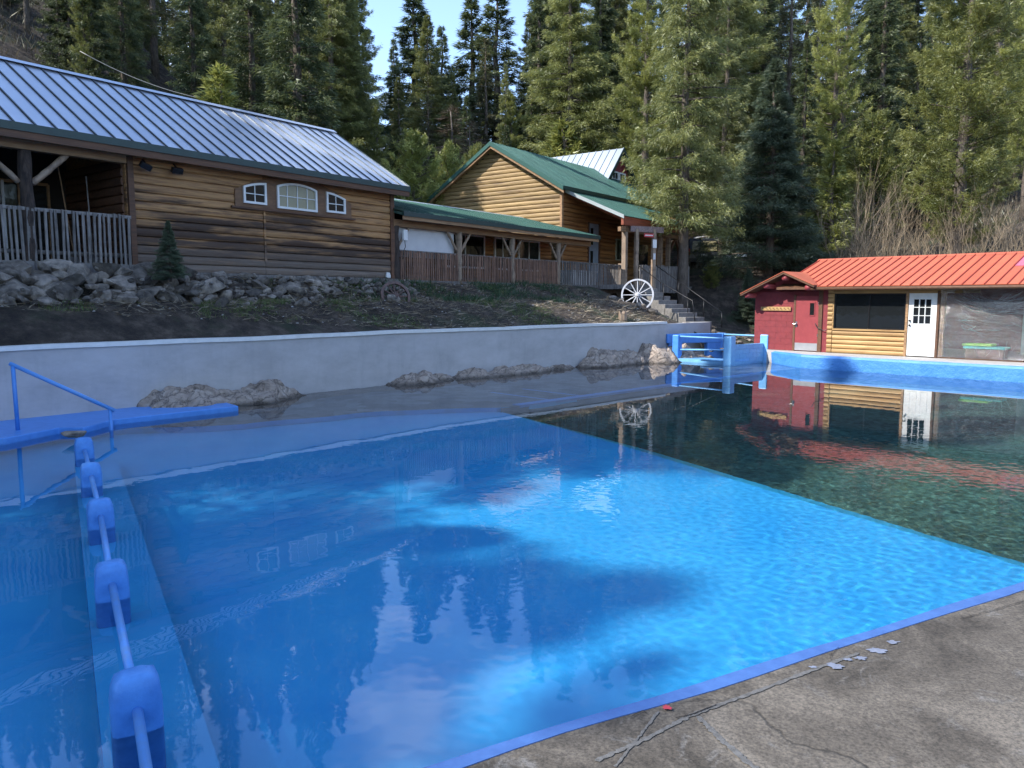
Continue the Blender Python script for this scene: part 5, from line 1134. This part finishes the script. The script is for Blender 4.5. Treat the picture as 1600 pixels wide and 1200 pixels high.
def treepix(kind, u, vtop, Y, label, **kw):
    k, m_ = rayk(u, vtop); x = k*Y; zt = EYE+m_*Y; z = kw.pop('z', None); z = ground(x, Y) if z is None else z
    return tree(kind, x, Y, max(.5, zt-z), label, z=z, **kw)
# the ones that stand out
treepix('spruce', 1084, -300, 37.6, 'huge spruce with drooping branches and a thick leaning trunk beside the gabled house porch', var=0, wide=.74)
treepix('spruce', 1142, -100, 45, 'tall spruce close behind the huge one, right of its trunk', var=1, wide=.85)
treepix('pine', 1015, -110, 50, 'pale green tree with rounded clumps rising over the red gable', var=1, wide=.95)
treepix('blue', 1212, 92, 41, 'blue-green spruce with pointed top standing behind the red hut', var=0, wide=1.25)
treepix('fir', 1262, 60, 49, 'dark fir behind the blue-green spruce', var=2)
treepix('brown', 1240, -80, 56, 'thin grey-brown spruce with sparse branches right of the huge spruce', wide=1.1)
treepix('pine', 1318, -120, 50, 'yellow-green pine with a visible pale trunk near the bare willows', var=0, wide=.85)
treepix('brown', 1285, -60, 57, 'sparse half-bare spruce just left of the yellow-green pine')
treepix('fir', 1392, -140, 55, 'dark fir between the two yellow-green pines, nearer the left one', var=0)
treepix('fir', 1440, 40, 51, 'dark blue-green fir left of the big sunlit pine', var=2)
treepix('pine', 1535, -260, 37, 'big sunlit yellow-green pine at the right edge of the photo', var=1, wide=1.05)
treepix('pine', 1640, -200, 42, 'yellow-green pine standing partly beyond the right edge', var=0)
treepix('fir', 556, -60, 58, 'tall dark fir forming the left side of the sky gap', var=2, wide=1.15)
treepix('fir', 646, -30, 62, 'tall fir in the middle of the sky gap, left one of the pair', var=2, wide=1.85)
treepix('spruce', 668, 22, 54, 'slim spruce standing in front of the left tall fir in the sky gap', var=0, wide=.95)
treepix('fir', 690, 40, 58, 'narrow fir right of the slim spruce in the sky gap', var=2, wide=1.3)
treepix('fir', 737, -10, 62, 'tall fir left of the darkest fir in the sky gap', var=2, wide=1.6)
treepix('fir', 776, -35, 60, 'darkest dense fir beside the right edge of the sky gap', var=2, wide=1.65)
treepix('brown', 758, 60, 55, 'brownish thin spruce in front of the darkest fir', wide=1.1)
treepix('spruce', 790, 98, 53, 'small pale spruce low in the sky gap, behind the gable peak', var=1, wide=.7)
treepix('spruce', 827, 20, 60, 'greyish spruce at the right edge of the sky gap', var=1, wide=.85)
treepix('spruce', 893, -120, 53, 'massive olive spruce with reddish dead sprays above the green roof', var=0, wide=1.1)
treepix('fir', 862, -60, 60, 'dark fir just left of the massive olive spruce', var=1)
treepix('fir', 940, -90, 60, 'dark fir right of the massive olive spruce', var=2)
treepix('spruce', 622, 118, 49, 'mid-height rounded spruce left of the utility pole', var=1)
treepix('pine', 588, 165, 46, 'short pale tree in front of the rounded spruce, above the roof end', var=0, wide=.9)
treepix('fir', 615, 60, 66, 'distant small fir at the left of the sky gap')
treepix('fir', 715, 130, 60, 'distant low fir in the middle of the sky gap', var=0)
treepix('dead', 705, 165, 50, 'bare reddish shrubby tree above the porch wing', wide=1.6)
treepix('dead', 735, 190, 49, 'second bare reddish shrubby tree, left of the gable peak', wide=1.5)
treepix('bushpine', 645, 212, 41, 'bushy round-topped pine behind the porch wing roof', wide=.9)
treepix('bushpine', 700, 228, 43.5, 'bushy pale pine between the round-topped pine and the gable', wide=.75)
treepix('bushpine', 742, 232, 45, 'bushy pale pine leaning at the left rake of the gabled house', wide=.75)
treepix('young', 341, 105, 31.5, 'small bright young conifer above the bright roof', wide=1.2)
treepix('pine', 125, -60, 36, 'pale sunlit conifer above the left part of the bright roof', var=0, wide=.75)
treepix('young', 880, 190, 51, 'small light green young tree above the green roof ridge', wide=1.4)
treepix('young', 925, 205, 52, 'second small light green young tree near the red gable', wide=1.3)
sm = treepix('blue', 262, 338, 17.45, 'little dark spruce growing among the boulders by the log wall', var=0, wide=1.35, z=2.75)
# the wooded slopes: left
rt_.seed(5)
LANDMARKS = [(-60, 'the left edge of the photo'), (50, 'the thick porch post'), (110, 'the porch braces'), (160, 'the leaning broom poles'), (205, 'the tilted flood light'), (262, 'the little spruce by the log wall'), (330, 'the logs left of the arched windows'), (395, 'the left arched window'), (460, 'the middle arched window'), (520, 'the right arched window'), (600, 'the log building corner'), (850, 'the green roof ridge'), (900, 'the upper green roof'), (955, 'the red gable'), (1010, 'the porch end'), (1075, 'the huge spruce trunk'), (1130, 'the parked vehicles'), (1185, 'the hut eave'), (1235, 'the hut gable'), (1290, 'the first log panel'), (1340, 'the wide dark window'), (1390, 'the right half of the wide window'), (1440, 'the white door'), (1500, 'the rose roof patch'), (1560, 'the plastic-covered bay'), (1640, 'the far right edge of the photo')]
KW = {'fir': 'dark narrow fir', 'spruce': 'fuller green spruce', 'brown': 'thin brownish spruce', 'pine': 'tufty olive pine', 'young': 'low young conifer', 'bushpine': 'bushy low pine'}
def where(kd, u, Y, Ym):
    lm_ = min(LANDMARKS, key=lambda q: abs(q[0]-u))[1]
    return '%s, %s, %s %s' % (KW[kd], 'lower slope' if Y < Ym else 'upper slope', 'by' if 'edge of' in lm_ else 'above', lm_)
def scatter(n, u0, u1, Y0, Y1, kinds, label, group, vmin=-260, vmax=-20, sep=3.0, gap=None):
    pl = []; c = 0; tries = 0
    while c < n and tries < 4000:
        tries += 1; u = rt_.uniform(u0, u1); Y = rt_.uniform(Y0, Y1); k, m_ = rayk(u, 0); x = k*Y
        if any((x-a)**2+(Y-b)**2 < sep*sep for a, b in pl): continue
        xa, ya = to_A(x, Y); s_, t__ = to_st(x, Y)
        if (ya < 10.5 and xa < 22) or (s_ > 20 and s_ < 30.5 and t__ > -3): continue
        g = ground(x, Y); H = rt_.uniform(15, 23)
        vt = rt_.uniform(vmin, vmax); zt = EYE+rayk(u, vt)[1]*Y; H = min(max(zt-g, 7), 25)
        if gap and gap(u, x, Y, g+H): continue
        pl.append((x, Y)); c += 1; kd = rt_.choice(kinds); tree(kd, x, Y, H, where(kd, u, Y, (Y0+Y1)/2), group)
scatter(30, -60, 545, 37, 62, ['fir', 'fir', 'fir', 'spruce', 'fir', 'brown'], 'dark conifer in the dense shaded forest above the bright roof', 'dark forest above the bright roof', sep=2.7)
scatter(16, 380, 540, 44, 60, ['pine', 'spruce', 'spruce'], 'olive conifer catching light above the right half of the bright roof', 'olive conifers above the bright roof', vmin=-120, vmax=60, sep=2.8)
scatter(14, 840, 1010, 58, 85, ['fir', 'fir', 'spruce'], 'dark conifer on the slope behind the massive olive spruce', 'dark conifers behind the green roof', sep=3.2)
scatter(32, 1040, 1700, 54, 85, ['fir', 'fir', 'spruce', 'fir', 'brown'], 'dark conifer on the wooded slope behind the red bathhouse', 'dark forest behind the bathhouse', vmin=-300, vmax=-60, sep=3.4)
scatter(8, 1290, 1620, 46, 54, ['young', 'bushpine', 'spruce'], 'low young conifer under the tall trees behind the willows', 'undergrowth conifers behind the willows', vmin=180, vmax=300, sep=3)
# beyond the left edge and round the near bank: the trees that shade the pool
OFF = [(-17, 18.5, 23, 1.3), (-22, 21, 25, 1.2), (-26, 25, 24, 1.2), (-29, 29, 20, 1.1), (-18, 14.6, 23.5, 1.3), (-22, 16.5, 26, 1.2), (-17.5, 10.9, 22.5, 1.3), (-22, 12.3, 26, 1.2), (-26, 14, 27, 1.2), (-26, 19, 26, 1.2),
 (-15, 6.0, 13, 1.7), (-17, 3.4, 14, 1.7), (-14.5, 1.0, 13, 1.7), (-17, -1.2, 14, 1.6), (-14, -3.4, 13.5, 1.6), (-13.5, 9.6, 9, 1.3), (-14.5, 12.6, 10, 1.3),
 (-33, 4.4, 26, 1.2), (-34, 1.4, 29.5, 1.0), (-33, -1.4, 28.8, 1.1), (-32, -4.6, 29, 1.0), (-36, 6.9, 27, 1.0), (-29, 2.8, 24, 1.1), (-28, -2.6, 25.5, 1.0), (-27, .2, 24, 1.2), (-26, 5.0, 19.5, 1.2), (-36, -9, 27.5, 1.0), (-31, -8.5, 26.5, 1.0), (-19, -7, 17, 1.4), (-24, -11, 18, 1.2),
 (-9, -16, 14, 1.1), (3, -24, 18, 1.1), (14, -28, 18, 1.1), (26, -26, 20, 1.1), (34, -10, 20, 1.1), (38, 4, 20, 1.1), (-6, -28, 20, 1.1)]
OFF = [(x, y-(.128*-x if x < -10 else 0), H, w_) for x, y, H, w_ in OFF]
for i, (x, y, H, w_) in enumerate(OFF): tree(('brown' if i % 2 else 'pine') if x < -25.5 and y < 5 else ('fir' if i % 2 else 'spruce'), x, y, H, 'tall conifer standing outside the photo around the near end of the pool', 'conifers around the near end of the pool', wide=w_)
scatter(22, 60, 520, 58, 80, ['fir', 'fir', 'spruce'], 'far dark conifer closing the top of the slope above the bright roof', 'far dark conifers above the bright roof', vmin=-400, vmax=-120, sep=3.0)
scatter(14, -110, 240, 34, 52, ['fir', 'spruce', 'fir', 'brown'], 'x', 'dark conifers on the slope above the porch end', vmin=-300, vmax=-40, sep=2.1)
scatter(9, 600, 835, 50, 58, ['fir', 'spruce', 'brown', 'pine'], 'x', 'low conifers closing the foot of the sky gap', vmin=110, vmax=215, sep=2.4)
# bare willows
def willow(x, y, Hh, n, label, seed, spread=1.5):
    rn = random.Random(seed); mb = MB(); z0 = ground(x, y); o = empty('bare_willow', (x, y, z0), 0, label, 'shrub', None)
    def shoot(p, d, l, r, dep):
        pts = [p]; rs = [r]; q = Vector(p); dd = Vector(d)
        for k in range(4): dd = (dd+Vector((rn.gauss(0, .09), rn.gauss(0, .09), .05))).normalized(); q = q+dd*l/4; pts.append(tuple(q)); rs.append(r*(1-.23*(k+1)))
        mb.tube(pts, rs, 4, False)
        if dep < 2:
            for j in range(rn.randint(3, 5)):
                b = Vector(pts[rn.randint(1, 3)]); shoot(tuple(b), (dd+Vector((rn.gauss(0, .45), rn.gauss(0, .45), .1))).normalized(), l*rn.uniform(.35, .6), r*.5, dep+1)
    for i in range(n):
        a = rn.uniform(0, 6.28); e = rn.uniform(.02, .38); bp_ = (rn.gauss(0, .35*spread), rn.gauss(0, .35*spread), -.2)
        shoot(bp_, (cos(a)*e, sin(a)*e, 1), Hh*rn.uniform(.5, 1.0), rn.uniform(.012, .024), 0)
    mb.build('stems', M['twig'], o); return o
M['twig'] = simple('willow_bark', (.38,.30,.20), (.22,.165,.11), ns=3, rough=.8, bump=0, rnd=None)
for i, (u, vt, Y, n) in enumerate(((1362, 232, 38.5, 30), (1408, 245, 39, 30), (1472, 275, 37.5, 24), (1528, 262, 36.5, 28), (1590, 270, 35.5, 28), (1340, 272, 40.5, 20))):
    k, m_ = rayk(u, vt); x = k*Y; willow(x, Y, (EYE+m_*Y-ground(x, Y))*.80, n, ['bare tan willow thicket, second from the left behind the red roof', 'tallest bare willow, in the dip left of the big sunlit pine', 'thin bare willow in front of the big sunlit pine trunk', 'dense bare willow just left of the right edge, over the rose roof patch', 'bare willow cut by the right edge of the photo', 'leftmost small bare willow behind the red roof'][i], 50+i, 1.6)

# ------------------------------------------------------------------ ground cover (uncountable)
def grassmat(name, a, b_, c): return leafmat(name, a, b_, c, .35, (.95, 1.05))
def tufts(name, pts, h, w, m, seed, per=14, spread=.1):
    rg = np.random.default_rng(seed); P = np.repeat(np.array(pts), per, axis=0); n = len(P); P[:, :2] += rg.normal(0, spread, (n, 2)); D = rg.normal(0, .45, (n, 3)); D[:, 2] = np.abs(D[:, 2])+.9; D /= np.linalg.norm(D, axis=1, keepdims=True)
    v = needles(P, D, h*rg.uniform(.4, 1.2, n), np.full(n, w), rg, .25); o = inst(tri_mesh(name, v, rg.uniform(0, .8, n), m), name); tag(o, kind='stuff'); return o
rg = random.Random(9); gp_ = []; dp = []; lp = []
def patch(s0, s1, d0, d1, n, lst, thr=0.05):
    for _ in range(n):
        s_ = rg.uniform(s0, s1); dw = rg.uniform(d0, d1); x, y = st(s_, -dw); xa, ya = to_A(x, y)
        if ya > -.35: continue
        if mnoise.noise(Vector((x*.7, y*.7, 4))) < thr and thr > -1: continue
        lst.append((x, y, ground(x, y)-.02))
patch(-4, 16, .3, 7, 9000, gp_, .02)
patch(9.5, 20, 2.2, 7, 2600, lp, -.1)
tufts('grass', gp_, .16, .014, grassmat('bank_grass', (.05,.085,.02), (.09,.14,.03), (.16,.20,.06)), 1, 10, .08)
tufts('day_lily_leaves', lp, .30, .026, grassmat('lily_leaves', (.015,.045,.02), (.03,.075,.03), (.06,.12,.05)), 2, 7, .10)
patch(-5, 21.5, .25, 6.5, 26000, dp, -2)
# dead stalks, leaf litter and pebbles lying on the soil
rgn = np.random.default_rng(5); P = np.array(dp); n = len(P); P[:, 2] += .03; D = rgn.normal(0, 1, (n, 3)); D[:, 2] = np.abs(D[:, 2])*.25; D /= np.linalg.norm(D, axis=1, keepdims=True)
v = needles(P, D, rgn.uniform(.06, .42, n), rgn.uniform(.008, .03, n), rgn, .1); tag(inst(tri_mesh('leaf_litter', v, rgn.uniform(0, 1, n), leafmat('litter', (.06,.042,.028), (.15,.11,.075), (.34,.28,.20), .1, (.98, 1.02))), 'leaf_litter'), kind='stuff')
pb = MB(); rn = random.Random(6)
for i in range(420):
    x, y, z = rn.choice(dp); r = rn.uniform(.012, .05); k = len(pb.v); pb.add([(x+r*rn.uniform(.6, 1.2), y, z+.02), (x, y+r, z+.02), (x-r, y, z+.02), (x, y-r*rn.uniform(.6, 1.2), z+.02), (x, y, z+.02+r*.7)], [(0, 1, 4), (1, 2, 4), (2, 3, 4), (3, 0, 4)])
tag(pb.build('pebbles', simple('pale_pebble', (.42,.40,.37), (.22,.2,.19), ns=9)), kind='stuff')
# forest floor brush on the slopes
hp_ = []; rn = random.Random(12)
for _ in range(9000):
    u = rn.uniform(-100, 1700); Y = rn.uniform(36, 80); k, m_ = rayk(u, 300); x = k*Y; xa, ya = to_A(x, Y); s_, t__ = to_st(x, Y)
    if (ya < 9.5 and xa < 22) or s_ < 30 and t__ > -3: continue
    if mnoise.noise(Vector((x*.25, Y*.25, 8))) < 0: continue
    hp_.append((x, Y, ground(x, Y)))
tufts('forest_brush', hp_, .9, .05, leafmat('brush', (.05,.05,.025), (.09,.075,.045), (.17,.14,.09), .2), 4, 7, .5)
# low shrubs below the spruces by the drive
for i, (u, v, Y, lab) in enumerate(((1112, 440, 40, 'low pale bush below the van'), (1170, 428, 38, 'low dark bush right of the drive, above the hut'), (1200, 400, 37, 'ragged low evergreen bush directly behind the hut gable'))):
    p = at(u, v, Y); kk = KIND['bushpine'][0] if i == 0 else KIND['blue'][0]; g = ground(p.x, p.y); o = empty('bush', (p.x, p.y, g-.1), i, lab, 'bush'); inst(kk[0], 'foliage', o); inst(kk[1], 'stem', o); sc_ = (1.4 if i == 0 else 2.6)/(8 if i == 0 else 12); o.scale = (sc_*1.3, sc_*1.3, sc_)
for o in S.objects:
    if o.type == 'EMPTY': o.hide_render = False
# look-alike trees that ended up with one label: tell them apart by distance or side
from collections import defaultdict
by = defaultdict(list)
for o in S.objects:
    if o.parent is None and o.get('category') == 'tree' and o.get('group') != 'conifers around the near end of the pool': by[o['label']].append(o)
for lab, os_ in by.items():
    if len(os_) < 2: continue
    os_.sort(key=lambda o: o.location.length)
    words = {2: ['nearer one', 'farther one'], 3: ['nearest one', 'middle one', 'farthest one'], 4: ['nearest one', 'second nearest', 'third nearest', 'farthest one']}.get(len(os_), ['nearest one', 'second nearest', 'third nearest', 'fourth nearest', 'farthest one'])
    for o, w_ in zip(os_, words): o['label'] = (lab+', '+w_)
